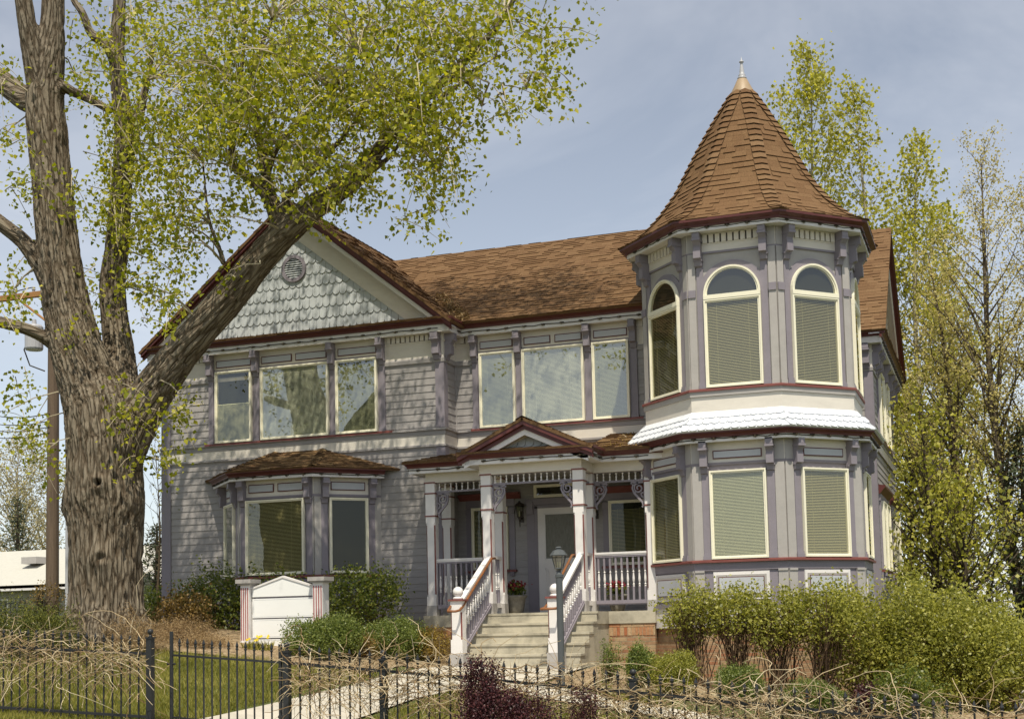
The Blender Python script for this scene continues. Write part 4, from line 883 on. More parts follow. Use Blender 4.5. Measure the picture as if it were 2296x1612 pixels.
# ------------------------------------------------------------------ bark
def barkmat(name,c1,c2,c3,sv=1):
    m,nt,b=mat(name,c2,.9,.12); L=nt.links.new; a=N(nt,'ShaderNodeAttribute',attribute_name='groove'); uv=N(nt,'ShaderNodeAttribute',attribute_name='bark')
    dn=N(nt,'ShaderNodeTexNoise',Scale=.55,Detail=4.,Roughness=.6); L(uv.outputs['Vector'],dn.inputs['Vector']); vm=N(nt,'ShaderNodeVectorMath',operation='MULTIPLY_ADD'); vm.inputs[1].default_value=(1.5,1.5,1.5); L(dn.outputs['Color'],vm.inputs[0]); L(uv.outputs['Vector'],vm.inputs[2])
    vo=N(nt,'ShaderNodeTexVoronoi',Scale=1.,feature='DISTANCE_TO_EDGE'); L(vm.outputs[0],vo.inputs['Vector']); cr=N(nt,'ShaderNodeMapRange'); cr.inputs['From Max'].default_value=.20; L(vo.outputs['Distance'],cr.inputs['Value'])
    n=N(nt,'ShaderNodeTexNoise',Scale=2.6,Detail=9.,Roughness=.7); L(uv.outputs['Vector'],n.inputs['Vector'])
    h=N(nt,'ShaderNodeMath',operation='MULTIPLY_ADD'); h.inputs[1].default_value=.42; L(cr.outputs[0],h.inputs[0]); g2=N(nt,'ShaderNodeMath',operation='MULTIPLY_ADD'); g2.inputs[1].default_value=.42; L(n.outputs['Fac'],g2.inputs[0]); g3=N(nt,'ShaderNodeMath',operation='MULTIPLY'); g3.inputs[1].default_value=.26; L(a.outputs['Fac'],g3.inputs[0]); L(g3.outputs[0],g2.inputs[2]); L(g2.outputs[0],h.inputs[2])
    r=ramp(nt,[(.26,c1),(.55,c2),(.90,c3)]); L(h.outputs[0],r.inputs['Fac']); L(r.outputs[0],b.inputs['Base Color'])
    bp=N(nt,'ShaderNodeBump',Strength=1.,Distance=.045); L(h.outputs[0],bp.inputs['Height']); L(bp.outputs['Normal'],b.inputs['Normal']); return m
M_bark=barkmat('cottonwood_bark',(.050,.034,.020),(.130,.102,.071),(.232,.195,.145))
tree=empty('cottonwood_tree',tuple(P(238,1420,-5)),'huge old cottonwood with a thick furrowed trunk leaning over the left wing of the house','tree')
LIMBS=[ # (Y, [(px,py,width px)...])
 (-5.0,[(238,1452,205),(238,1420,194),(238,1385,186),(238,1320,181),(238,1250,178),(238,1180,181),(236,1125,192),(235,1070,186),(233,1000,184),(226,930,176),(212,880,160)]),
 ((-5.0,-5.1),[(228,960,170),(205,880,150),(172,780,130),(150,690,116),(136,600,108),(125,500,102),(116,400,96),(106,300,98),(100,220,94),(112,120,72),(118,40,56),(122,-90,48)]),
 ((-5.1,-5.5),[(104,260,70),(80,150,58),(62,60,46),(50,-20,42),(35,-120,36)]),
 ((-5.1,-4.6),[(100,240,66),(60,225,58),(20,195,56),(-40,150,50)]),
 ((-5.1,-5.4),[(135,690,60),(98,610,46),(55,545,40),(0,500,38),(-60,455,34)]),
 ((-5.1,-5.8),[(160,800,46),(100,757,33),(50,735,31),(0,722,30),(-60,700,26)]),
 ((-5.0,-4.3),[(262,960,120),(268,880,96),(268,800,78),(258,720,68),(252,640,64),(262,560,58),(268,480,54),(276,380,50),(280,300,50),(270,220,44),(262,140,38),(265,60,34),(272,-60,28)]),
 ((-4.3,-4.0),[(285,360,34),(302,290,30),(316,240,26),(330,180,18),(345,100,14)]),
 ((-4.3,-4.8),[(262,150,30),(240,105,25),(205,78,22),(185,30,20),(165,0,18),(150,-60,16)]),
 ((-5.1,-4.6),[(135,190,30),(160,205,27),(190,218,24),(225,236,22),(250,250,20)]),
 ((-5.0,-4.6),[(258,1080,120),(300,950,136),(345,875,122),(400,800,106),(455,735,99),(520,660,96),(580,585,91),(640,520,86),(700,468,76),(755,432,62),(800,398,48),(842,345,38),(905,272,31),(980,195,25),(1060,120,20),(1130,40,15),(1170,-40,12)]),
 (-4.6,[(625,500,44),(598,440,30),(560,400,27),(526,375,24),(520,330,20),(526,270,18),(540,180,14),(550,60,10),(556,-80,8)]),
 (-4.5,[(630,490,40),(604,429,30),(590,350,25),(574,274,21),(560,200,18),(580,120,14),(610,40,11),(630,-80,9)]),
 ((-4.6,-5.0),[(650,490,34),(640,450,24),(668,415,20),(700,386,18),(740,340,15),(800,270,12),(850,190,9),(900,90,7)]),
 ((-4.5,-5.1),[(600,395,16),(624,329,15),(680,265,13),(748,200,11),(800,120,8),(840,20,6)]),
 ((-4.6,-4.4),[(500,590,18),(494,564,14),(470,500,12),(462,440,10),(455,360,8),(449,274,7)]),
 (-4.6,[(800,398,22),(838,380,17),(880,345,14),(905,300,11),(935,240,9),(990,150,7)]),
 (-4.4,[(860,300,14),(930,255,11),(985,225,10),(1030,190,11),(1050,186,12),(1068,215,10),(1085,240,6)]),
 (-4.4,[(1080,238,6),(1130,212,5),(1180,200,4),(1240,185,2)]),
 (-4.7,[(830,375,8),(880,352,6),(930,358,5),(985,385,4),(1010,430,2)]),
 (-4.6,[(980,195,13),(1040,170,10),(1110,130,8),(1180,95,6),(1250,60,4)]),
]
def limb3(Yp,l):
    out=[]
    Ya,Yb=Yp if isinstance(Yp,tuple) else (Yp,Yp)
    for i,(x,y,w) in enumerate(l):
        p=P(x,y,Ya+(Yb-Ya)*min(1,i/2.5)); out.append((p,(w*(.77 if l[0][1]==1080 else .90) if w>60 else w*.92)/2*((p-CAM).dot(fwd))/F_))
    return out
L3=[limb3(*l) for l in LIMBS]
def smooth_path(pr,k=4):
    out=[]; n=len(pr)
    for i in range(n-1):
        p0=pr[max(i-1,0)];p1=pr[i];p2=pr[i+1];p3=pr[min(i+2,n-1)]
        for j in range(k):
            t=j/k; a=[]
            q=.5*((2*p1[0])+(p2[0]-p0[0])*t+(2*p0[0]-5*p1[0]+4*p2[0]-p3[0])*t*t+(3*p1[0]-p0[0]-3*p2[0]+p3[0])*t**3)
            out.append((q,p1[1]+(p2[1]-p1[1])*t))
    out.append(pr[-1]); return out
b=MB(); axes=[]
for i,l in enumerate(L3):
    sp=smooth_path(l,4)
    b.tube([p for p,r in sp],[r*.97 for p,r in sp],20 if l[0][1]>.2 else 10)
    s=i*3.7
    for (p,r),(q,r2) in zip(l,l[1:]): axes.append((p,q,s,r,r2)); s+=(q-p).length
# burls and root flare
base=P(238,1430,-5)
for k in range(9):
    a=k*2*math.pi/9+.3; d=Vector((math.cos(a),math.sin(a),0)); b.tube([base+d*.42+Z*.55,base+d*.60+Z*.12,base+d*.76-Z*.15],[.22,.20,.12],8)
tmp=b.build('trunk_tmp',M_bark)
md=tmp.modifiers.new('r','REMESH'); md.mode='VOXEL'; md.voxel_size=.029
dg=bpy.context.evaluated_depsgraph_get(); me=bpy.data.meshes.new_from_object(tmp.evaluated_get(dg)); bpy.data.objects.remove(tmp)
nv=len(me.vertices); co_=np.empty(nv*3); me.vertices.foreach_get('co',co_); co_=co_.reshape(-1,3)
# soften the voxel steps
ne=len(me.edges); ed=np.empty(ne*2,dtype=np.int64); me.edges.foreach_get('vertices',ed); ed=ed.reshape(-1,2); deg=np.bincount(ed.ravel(),minlength=nv)[:,None]
for _ in range(5):
    acc=np.zeros_like(co_); np.add.at(acc,ed[:,0],co_[ed[:,1]]); np.add.at(acc,ed[:,1],co_[ed[:,0]]); co_=co_*.4+.6*acc/np.maximum(deg,1)
A=np.array([tuple(a[0]) for a in axes]);B=np.array([tuple(a[1]) for a in axes]);S0=np.array([a[2] for a in axes]);RR=np.array([a[3] for a in axes]); R2=np.array([a[4] for a in axes]); D_=B-A; LL=np.linalg.norm(D_,axis=1)
best=np.full(nv,1e9); tS=np.zeros(nv); pq=np.zeros((nv,3)); rad=np.zeros(nv)
for i in range(len(axes)):
    w=co_-A[i]; t0=(w@D_[i])/(LL[i]**2); t=np.clip(t0,0,1); pp=w-t[:,None]*D_[i]; ri_=RR[i]+(R2[i]-RR[i])*t; d=np.linalg.norm(pp,axis=1)-ri_; k=d<best
    best[k]=d[k]; tS[k]=(S0[i]+t0*LL[i])[k]; pq[k]=(w-t0[:,None]*D_[i])[k]; rad[k]=ri_[k]
me.vertices.foreach_set('co',co_.ravel()); me.update()
nr=np.empty(nv*3); me.vertices.foreach_get('normal',nr); nr=nr.reshape(-1,3)
gro=np.empty(nv); kn=[P(220,1083,-5.8),P(226,1250,-5.8),P(160,1130,-5.7),P(320,1110,-5.7),P(215,640,-5.6)]
for i in range(nv):
    s=tS[i]; x,y,z=pq[i]*12.5
    wv=mnoise.noise((co_[i][0]*2.2,co_[i][1]*2.2,co_[i][2]*1.5))*.35
    u=mnoise.noise((x+wv,y+wv,z*.6+s*.85)); v2=mnoise.noise((x*1.9+7,y*1.9+wv,z*1.1+s*1.5+9)); u3=mnoise.noise((x*3.1,y*3.1,z*2+s*3.2))
    h1=min(1,abs(u)*5.0); h2=min(1,abs(v2)*4.0)
    gro[i]=.62*h1+.34*h2+.25*u3-.62
amp=np.clip(rad*.13,.008,.078)
for c in kn[:2]:
    d=np.linalg.norm(co_-np.array(c),axis=1); 
for (px_,py_,rr,dp) in ((220,1083,.16,1),(226,1250,.22,.7),(150,1140,.3,.0),(325,1120,.35,.0)):
    c=np.array(P(px_,py_,-5.0)); dirv=np.array((CAM-Vector(c)).normalized()); c=c+dirv*(.72 if dp else .45)
    if not dp: c=np.array(P(px_,py_,-5.0))+dirv*.2
    d=np.linalg.norm(co_-c,axis=1)/rr
    bul=np.exp(-(d/1.0)**2)*(.10 if dp else .12); pit=np.exp(-(d/.30)**2)*.20*dp
    co_+=nr*(bul-pit)[:,None]; gro-=pit*4; 
co_+=nr*(gro*amp)[:,None]; me.vertices.foreach_set('co',co_.ravel())
ng=np.clip(.62+gro*.95,0,1.2)
at=me.attributes.new('groove','FLOAT','POINT'); at.data.foreach_set('value',ng.astype(np.float32))
kb=np.clip(.45/np.maximum(rad,.1),.8,2.2); bv=np.column_stack([pq[:,0]*15,pq[:,1]*15,pq[:,2]*9+tS*2.1]); at=me.attributes.new('bark','FLOAT_VECTOR','POINT'); at.data.foreach_set('vector',bv.astype(np.float32).ravel())
me.vertices.foreach_set('co',(co_-np.array(tree.location)).ravel()); me.update(); me.materials.clear(); me.materials.append(M_bark); me.polygons.foreach_set('use_smooth',[True]*len(me.polygons)); me.name='trunk'
o=bpy.data.objects.new('trunk',me); COL.objects.link(o); o.parent=tree
# ---- crown: twigs with leaves
CR=[ # cx,cy,rx,ry,clusters
 (620,70,250,140,95),(850,120,230,150,95),(1010,50,170,90,42),(1130,60,100,80,15),(760,250,210,120,80),(950,200,140,95,34),(600,270,170,120,62),(480,320,130,130,46),(440,120,150,140,44),(900,320,100,60,18),(985,372,75,38,9),(955,445,50,70,8),(1200,160,75,70,10),(1285,40,20,40,2),(790,400,80,45,12),(690,380,120,60,20),
 (340,420,90,140,34),(360,570,95,90,20),(300,300,90,100,26),(210,120,60,110,9),(300,90,80,90,18),(270,480,60,150,24),(350,660,60,70,8),(60,420,50,50,5),(20,300,40,60,5),(10,150,30,60,4),(30,690,35,45,4),(30,610,30,40,3),(60,910,45,75,9),(95,1000,30,50,4),(285,890,42,50,10),(385,925,35,50,7),(365,1010,35,30,4),(290,1030,18,20,2),(185,590,40,40,5),(195,730,40,30,4),(240,690,40,30,4),(320,240,60,60,8),(500,470,80,50,9),(180,420,25,60,4),(560,150,120,80,20),(520,600,18,30,1),(1030,270,60,30,4),(1110,240,70,30,5),(730,470,40,25,3),(1235,110,40,70,4),(440,240,80,80,12)]
cl=[]
for cx,cy,rx,ry,n in CR:
    for _ in range(int(n*1.05)):
        while True:
            a,c=rng.uniform(-1,1,2)
            if a*a+c*c<1: break
        p=P(cx+a*rx,cy+c*ry,-4.9+rng.normal()*.95); cl.append((p,1))
for _ in range(300):  # unseen upper crown clusters, added so their shade dapples the house
    x=rng.uniform(-9.5,2.0); y=rng.uniform(-3.3,-1.5); z=rng.uniform(11.6,15.5)
    cl.append((Vector((x,y,z)),1.25))
for _ in range(170):  # separate unseen clusters placed high up to shade the main roof
    a=rng.uniform(0,1); x=-2.8+5.4*a+rng.normal()*.5; cl.append((Vector((x,-4.3+rng.normal()*.7,15.6+1.6*math.sin(x*2.1)*.5+rng.normal()*.7)),1.3))
lp=[]; tw=MB()
for p,s in cl:
    d=Vector((rng.normal()*.9+.35,rng.normal()*.6,rng.normal()*.5-.25)).normalized(); Lg=rng.uniform(.45,.95)*s; g=-.35
    path=[p+d*Lg*(t-.5)+Z*(g*Lg*(t*t)) for t in (0,.33,.66,1)]
    tw.tube(path,[.011,.008,.006,.003],3,cap=False,c=rng.uniform())
    nl=int(rng.integers(24,44)*(.9 if s>1 else 1))
    for _ in range(nl):
        t=rng.uniform(.1,1.05); q=p+d*Lg*(t-.5)+Z*(g*Lg*t*t); r=.15*s
        lp.append((q.x+rng.normal()*r,q.y+rng.normal()*r,q.z+rng.normal()*r-.05))
leaf_obj('crown',lp,.079,G_cot,tree,hang=.6,sizevar=.5)
# thin pale branches between limbs and twigs
for i,(p,s) in enumerate(cl):
    if i%3: continue
    k=int(np.argmin([((a[0]-p).length+(0 if a[0].z<p.z+.4 else 4)) for a in axes])); a=axes[k][0]
    if (a-p).length>2.6: continue
    m=(a+p)/2+Vector((rng.normal()*.12,rng.normal()*.12,.12+rng.normal()*.08)); tw.tube([a,(a+m)/2+Z*.04,m,(m+p)/2+Z*.05,p],[.022,.018,.014,.011,.008],4,cap=False,c=rng.uniform())
tw.build('twigs',M_tw,tree,recalc=False)
# ------------------------------------------------------------------ generic trees behind
def sparse_tree(name,label,cat,base,H,Rm,shape,leafm,twm,nbr,leaf,nleaf,r0=.16,elev=(35,65),h0=.12,group='trees standing behind the house',lean=(0,0),seed=1,spread=.22,jit=.5,hang=0.,up=0.):
    g=np.random.default_rng(seed); root=empty(name,base,label,cat,group); B0=Vector(base); b=MB(); lp=[]
    tp=[B0+Vector((lean[0]*t+math.sin(t*5+seed)*.012*H,lean[1]*t+math.cos(t*4+seed)*.012*H,H*t)) for t in np.linspace(0,1,12)]; b.tube(tp,[max(.012,r0*(1-t)**.8) for t in np.linspace(0,1,12)],7)
    def at(t): i=min(10,int(t*11)); f=t*11-i; return tp[i]+(tp[i+1]-tp[i])*f
    br=MB()
    for i in range(nbr):
        t=h0+(1-h0)*((i+g.uniform())/nbr); a=i*2.4+g.uniform(-.5,.5); e=R(g.uniform(*elev)); p=at(t); Lb=Rm*shape(t)*g.uniform(.7,1.15)
        d=Vector((math.cos(a)*math.cos(e),math.sin(a)*math.cos(e),math.sin(e))); pts=[p]; q=p.copy(); dd=d.copy()
        for k in range(5): dd=(dd+Vector((g.normal()*.12,g.normal()*.12,.10))).normalized(); q=q+dd*Lb/5; pts.append(q.copy())
        rb=max(.010,r0*.42*(1-t)**.7*min(1,Lb/2)); br.tube(pts,[rb,rb*.8,rb*.6,rb*.45,rb*.3,rb*.15],5,cap=False,c=g.uniform())
        ns=max(2,int(Lb*2.2))
        for k in range(ns):
            f=g.uniform(.25,1); ii=min(4,int(f*5)); s0=pts[ii]+(pts[ii+1]-pts[ii])*(f*5-ii); sd=(dd+Vector((g.normal(),g.normal(),g.normal()*.6+.15))*jit*1.3).normalized(); sl=g.uniform(.3,.8)*max(.45,Lb*.3)
            br.tube([s0,s0+sd*sl*.5+Z*.02,s0+sd*sl],[.009,.006,.003],3,cap=False,c=g.uniform())
            for _ in range(nleaf): w=g.uniform(.2,1.05); z_=s0+sd*sl*w; lp.append((z_.x+g.normal()*spread*.5,z_.y+g.normal()*spread*.5,z_.z+g.normal()*spread*.5))
    o=b.build('trunk',twm,root,smooth=True); br.build('branches',twm,root,recalc=False)
    if lp: leaf_obj('crown',lp,leaf,leafm,root,hang=hang,up=up)
    return root
M_pbk=varmat('poplar_bark',[(0,(.28,.25,.19)),(1,(.40,.36,.28))],.85,10,.4,.2)
M_ebk=varmat('elm_bark',[(0,(.085,.066,.045)),(1,(.15,.12,.085))],.9,10,.4,.3)
M_dbk=varmat('dark_bark',[(0,(.05,.038,.026)),(1,(.09,.07,.05))],.9,10,.4,.3)
pop=lambda t:(1-t)**.62*(.35+.65*min(1,t*3))+.05
def tree_at(px_,py_,Yp,zb=-1.5):
    p=P(px_,py_,Yp); return (p.x,p.y,zb),p.z-zb
for (px_,py_,Yp,Rm,seed,lb,nb) in ((1797,126,14,3.0,3,'tallest leafy yellow green poplar rising just right of the tower roof',120),(1922,205,15,2.2,5,'narrow second poplar right of the tallest one, beside the tower eave',86),(2048,330,15,2.3,8,'third sparse poplar standing behind the right roof edge of the house',84),(2110,480,17,2.4,11,'lower sparse poplar at the right end of the poplar row',80),(1748,205,15,1.5,14,'slim poplar showing just over the right edge of the cone roof',50)):
    bs,H=tree_at(px_,py_,Yp); sparse_tree('poplar_tree',lb,'tree',bs,H,Rm*1.5,pop,G_pop,M_pbk,int(nb*.85),.112,29,.15,(34,64),seed=seed,spread=.36,group='poplars behind the tower',hang=.5)
elm=lambda t:.25+.75*math.sin(min(1,t*1.15)*math.pi)**.7*(1-t*.45)
for (px_,py_,Yp,Rm,seed,lb,nb,lean) in ((2235,340,10,3.6,21,'tall dark trunked elm with sparse pale buds at the far right edge',110,(-.5,0)),(2150,560,11,3.0,23,'smaller half bare elm between the poplars and the tall elm',90,(-.8,0)),(2330,420,10,3.4,29,'elm whose crown is cut by the right border of the view',90,(-.3,0))):
    bs,H=tree_at(px_,py_,Yp,-1.7); sparse_tree('elm_tree',lb,'tree',bs,H,Rm,elm,G_elm,M_ebk,int(nb*.75),.058,38,.15,(32,68),.10,seed=seed,spread=.26,group='half bare elms on the right',jit=.7,lean=lean)
rnd=lambda t:.35+.65*math.sin(min(1,max(0,t))*math.pi)**.6
for (px_,py_,Yp,Rm,seed,lb) in ((2075,960,7.5,1.8,31,'dense yellow green bushy tree right behind the side wall of the house'),(2160,1120,7,1.8,33,'rounded green tree between the side wall and the dark conifer'),(2030,900,12.5,2.1,35,'green tree partly covered by the back corner of the house')):
    bs,H=tree_at(px_,py_,Yp,-1.7); sparse_tree('leafy_tree',lb,'tree',bs,H,Rm,rnd,G_grn,M_dbk,75,.10,11,.15,(10,60),.03,seed=seed,spread=.5,group='dense leafy trees on the right',hang=.4)
def conifer(label,px_,py_,Yp,Rm,seed,zb=-1.7,n=2600):
    g=np.random.default_rng(seed); bs,H=tree_at(px_,py_,Yp,zb); root=empty('conifer_tree',bs,label,'tree','dark conifers'); B0=Vector(bs); b=MB(); b.tube([B0,B0+Z*H],[.16,.02],7); b.build('trunk',M_dbk,root); lp=[]; br=MB()
    for i in range(int(H*16)):
        t=.06+.94*(i/(H*16)); a=i*2.39; Lb=Rm*(1-t)**.85*g.uniform(.7,1.1)+.1; p=B0+Z*H*t; e=p+Vector((math.cos(a)*Lb,math.sin(a)*Lb,-.18*Lb+g.normal()*.05)); br.tube([p,(p+e)/2+Z*.05,e],[.022,.014,.005],3,cap=False)
        for _ in range(int(12+Lb*26)):
            w=g.uniform(.15,1.05); q=p+(e-p)*w; lp.append((q.x+g.normal()*.11*(1+Lb*.5),q.y+g.normal()*.11*(1+Lb*.5),q.z+g.normal()*.06-.05))
    br.build('branches',M_dbk,root,recalc=False); leaf_obj('crown',lp,.15,G_con,root,elong=2.6,hang=.5)
conifer('dark spruce in the shade at the far right below the elms',2285,935,9.5,2.6,41); conifer('dark spruce left of the big trunk above the pale garage roof',40,1113,22,1.9,43,-.3); conifer('dark spruce between the big trunk and the left house corner',352,1172,10,1.3,45,-.3); 
bs,H=tree_at(45,1005,34,-.3); sparse_tree('willow_tree','pale budding willow far behind the garage at the left edge','tree',bs,H,3.4,rnd,G_wil,M_tw,90,.11,14,.2,(25,65),.08,seed=51,spread=.5)
bs,H=tree_at(110,1060,36,-.3); sparse_tree('willow_tree','second pale budding tree showing between the pole and the trunk','tree',bs,H,3.2,rnd,G_wil,M_tw,60,.11,12,.16,(25,65),.08,seed=53,spread=.5)
bs,H=tree_at(352,1010,9,-.3); sparse_tree('bare_tree','nearly bare thin tree close to the left corner of the house','tree',bs,H,1.1,rnd,G_wil,M_twd,40,.05,1,.05,(30,70),.25,seed=55,spread=.2)
# ------------------------------------------------------------------ sign board
def b1(x,y,Yp): return P(361.9+x*.4011,965+y*.4011,Yp)
SY=-4.0; pa=b1(512,933,SY); pb=b1(860,933,SY); apx=b1(687,822,SY)
sg=empty('sign_board',((pa.x+pb.x)/2,SY,T((pa.x+pb.x)/2,SY)),'blank white pointed sign board between two posts with red stripes','sign')
fS=Fr((0,SY)); zt_=b1(512,880,SY).z; b=MB()
x0,x1=pa.x,pb.x; xm=(x0+x1)/2; zb0=b1(600,1245,SY).z
b.ext_n(fS,[(x0,b1(512,931,SY).z),(x1,b1(512,931,SY).z),(x1,zt_),(xm,apx.z),(x0,zt_)],-.03,.03,0)
b.ext_n(fS,[(x0-.02,zt_),(x0-.02,zt_-.03),(xm,apx.z-.0),(x1+.02,zt_-.03),(x1+.02,zt_),(xm,apx.z+.035)],-.045,.045,1)
o=b.build('pointed_top',[M_whs,M_wht],sg)
zz=[b1(600,y,SY).z for y in(938,1046,1053,1158,1165,1212)]
for za,zc in ((zz[1],zz[0]),(zz[3],zz[2]),(zz[5],zz[4])):
    b=MB(); b.box(fS,x0+.005,x1-.005,-.03,.03,za,zc,0)
    for (u0,u1,z0_,z1_) in((x0+.03,x1-.03,za+.02,za+.024),(x0+.03,x1-.03,zc-.024,zc-.02),(x0+.03,x0+.034,za+.02,zc-.02),(x1-.034,x1-.03,za+.02,zc-.02)): b.box(fS,u0,u1,.028,.0315,z0_,z1_,1)
    b.build('panel_board',[M_whs,M_pan],sg)
b=MB(); b.box(fS,x0+.03,x1-.03,-.04,-.015,zb0,zt_-.02); b.box(fS,x0,x1,-.03,.03,zz[5]-.10,zz[5]-.012); b.build('backing_frame',M_lav,sg)
for u0,u1 in((b1(462,900,SY).x,b1(508,900,SY).x),(b1(864,900,SY).x,b1(918,900,SY).x)):
    b=MB(); zt2_=b1(490,864,SY).z; b.box(fS,u0,u1,-.12,.12,T(xm,SY)-.1,zt2_,0)
    n=4; s=(u1-u0)/n
    for i in range(n): b.box(fS,u0+s*(i+.30),u0+s*(i+.66),.10,.127,T(xm,SY)+.14,zt2_-.05,1)
    b.box(fS,u0-.01,u1+.01,-.13,.135,T(xm,SY)-.1,T(xm,SY)+.12,0)
    po=b.build('post',[M_wht,paint('red_stripe_paint',(.33,.08,.075),.5)],sg)
    b=MB(); b.box(fS,u0-.04,u1+.04,-.15,.15,zt2_,zt2_+.03); b.box(fS,u0-.07,u1+.07,-.18,.18,zt2_+.03,zt2_+.10); b.build('post_cap',M_gry,po)
# ------------------------------------------------------------------ shrubs
def shrub(name,label,cat,px_,pt_,pb_,rx,Yp,m,leaf,n,ry=None,stems=14,stemmat=None,shape='ball',group=None,hollow=.55,elong=1.2,seed=None,zbase=None,ex=1.,up=.4,low=0.):
    c=P(px_,pb_,Yp); zt__=P(px_,pt_,Yp).z; base=T(c.x,Yp) if zbase is None else zbase; k=(P(px_+1,pb_,Yp)-c).length; rxm=rx*k; rym=ry or rxm*.8; H=zt__-base
    root=empty(name,(c.x,Yp,base),label,cat,group); pts=[]; b=MB(); tips=[]
    zlo=base+H*low; hh=(zt__-zlo)/2; zc=zlo+hh
    n=int(n*(2.9 if name in('round_bush',) else 1.7)); ncl=max(8,n//24)
    while len(tips)<ncl:
        v=rng.normal(size=3); v/=np.linalg.norm(v); r=hollow+(1-hollow)*rng.uniform()**.6
        if shape=='dome': v[2]=abs(v[2])*1.0
        sx=1+.18*math.sin(v[0]*5+px_)+.14*rng.normal()
        p=np.array([c.x+v[0]*rxm*r*sx,Yp+v[1]*rym*r*sx,(zlo+v[2]*(zt__-zlo)*r*sx) if shape=='dome' else zc+v[2]*hh*r*sx])
        if p[2]<base+.02: p[2]=base+.03+rng.uniform()*.1
        tips.append(p)
    for p in tips:
        sz=leaf*ex*(1.15 if name=='round_bush' else 1.6); g=rng.normal(size=(24,3))*sz*np.array([1,1,1.25]); pts.append(p+g)
    tips=np.array(tips); pts=np.concatenate(pts)
    for i in range(stems):
        t=tips[rng.integers(len(tips))]; r0_=Vector((c.x+rng.normal()*rxm*.22,Yp+rng.normal()*rym*.22,base-.05)); e=Vector(t); mm_=r0_*.5+e*.5+Vector((rng.normal()*.03,rng.normal()*.03,.05*H)); b.tube([r0_,r0_*.75+mm_*.25+Z*.03,mm_,e],[.011,.010,.007,.003],4,cap=False,c=rng.uniform())
        for _ in range(2):
            s=mm_+(e-mm_)*rng.uniform(0,.8); q=Vector(tips[rng.integers(len(tips))]); q=s+(q-s)*min(1,.5/max(.01,(q-s).length)); b.tube([s,(s+q)/2+Z*.02,q],[.006,.004,.002],3,cap=False,c=rng.uniform())
    if stems: b.build('stems',stemmat or M_stm,root,recalc=False)
    leaf_obj('foliage',pts,leaf,m,root,elong=elong,up=up)
    return root
SH='garden shrubs in the left bed'
shrub('leafy_shrub','broad green shrub under the bay window, left of the sign','shrub',485,1284,1410,95,-2.3,G_ros,.055,3400,ry=.5,group=SH,stems=26)
shrub('leafy_shrub','green shrub directly behind the white sign, under the big bay pane','shrub',645,1287,1410,85,-2.5,G_ros,.055,2600,ry=.45,group=SH,stems=18)
shrub('small_tree','airy green small tree right of the sign beside the left porch wall','shrub',815,1278,1400,85,-2.6,G_ros,.058,2800,ry=.5,group=SH,stems=20,low=.28)
shrub('bronze_shrub','bronze leaved shrub in front of the left house corner','shrub',412,1335,1425,52,-3.4,G_red,.055,1700,ry=.4,stems=12)
shrub('dry_shrub','dry brown twiggy mound at the right foot of the big trunk','plant',395,1390,1470,75,-4.6,G_hth,.032,6000,ry=.6,stems=10,shape='dome',elong=3.2,group='dry brown mounds')
shrub('dry_shrub','dry brown twiggy mound in front of the big trunk','plant',305,1382,1450,62,-5.9,G_hth,.032,5200,ry=.5,stems=10,shape='dome',elong=3.2,group='dry brown mounds')
shrub('dry_shrub','low greyish dry patch between the brown mounds and the sign','plant',455,1428,1482,45,-4.9,G_hth,.032,3600,ry=.5,stems=6,shape='dome',elong=3.2,group='dry brown mounds')
shrub('round_bush','round green bush just right of the white sign','shrub',735,1386,1490,78,-4.6,G_box,.032,7600,ry=.55,stems=6,group='round green bushes left of the steps',hollow=.7)
shrub('round_bush','round green bush nearest the left porch wall','shrub',885,1392,1482,62,-3.6,G_box,.032,5600,ry=.5,stems=6,group='round green bushes left of the steps',hollow=.7)
shrub('golden_spirea','golden yellow bush next to the left newel post','shrub',965,1408,1495,36,-3.3,G_yel,.026,2600,ry=.3,stems=10)
shrub('golden_spirea','small rusty bush between the two round green bushes','shrub',815,1425,1485,26,-4.3,G_red,.03,1200,ry=.22,stems=8)
for i,(px_,pt_,rx,lb) in enumerate(((20,1360,66,'dark olive evergreen bush at the left edge beyond the dry vines'),(105,1366,56,'dark olive evergreen bush touching the left foot of the big trunk'))):
    shrub('evergreen_bush',lb,'shrub',px_,pt_,1440,rx,-6.6,G_jun,.045,5200,ry=.5,stems=4,shape='dome',elong=2.5,group='evergreen bushes left of the trunk',hollow=.75)
shrub('bare_shrub','thin twiggy shrub in front of the pale garage wall','shrub',100,1305,1390,45,-1.0,G_red,.045,420,ry=.4,stems=40,stemmat=M_twd,zbase=.0)
shrub('green_shrub','dull green shrub in the gap between trunk and house','shrub',345,1318,1395,26,-.3,G_ros,.06,900,ry=.4,stems=10,zbase=-.05)
# right bed
SR='small bushes right of the steps'
shrub('upright_shrub','thin upright bush left of the round ones, below the right porch slab','shrub',1368,1440,1505,20,-4.9,G_box,.026,1100,ry=.18,stems=14,group=SR)
shrub('round_bush','loose green bush below the brick under the right porch rail','shrub',1435,1450,1512,32,-4.9,G_box,.028,2600,ry=.28,stems=8,group=SR,hollow=.65)
shrub('round_bush','round pale green bush at the brick corner of the tower','shrub',1513,1466,1530,46,-5.0,G_hdg,.028,4000,ry=.35,stems=8,group=SR,hollow=.7)
shrub('round_bush','round green bush in front of the tower brickwork','shrub',1657,1494,1560,48,-5.2,G_box,.026,4600,ry=.36,stems=8,group=SR,hollow=.7)
shrub('round_bush','low wide green bush nearest the fence below the tower','shrub',1818,1532,1590,72,-5.6,G_box,.026,5600,ry=.4,stems=8,group=SR,hollow=.7)
shrub('barberry','dark purple low bush right of the wide green bush','shrub',1962,1538,1590,60,-5.4,G_bar,.028,4200,ry=.4,stems=8,hollow=.7,group='purple barberries')
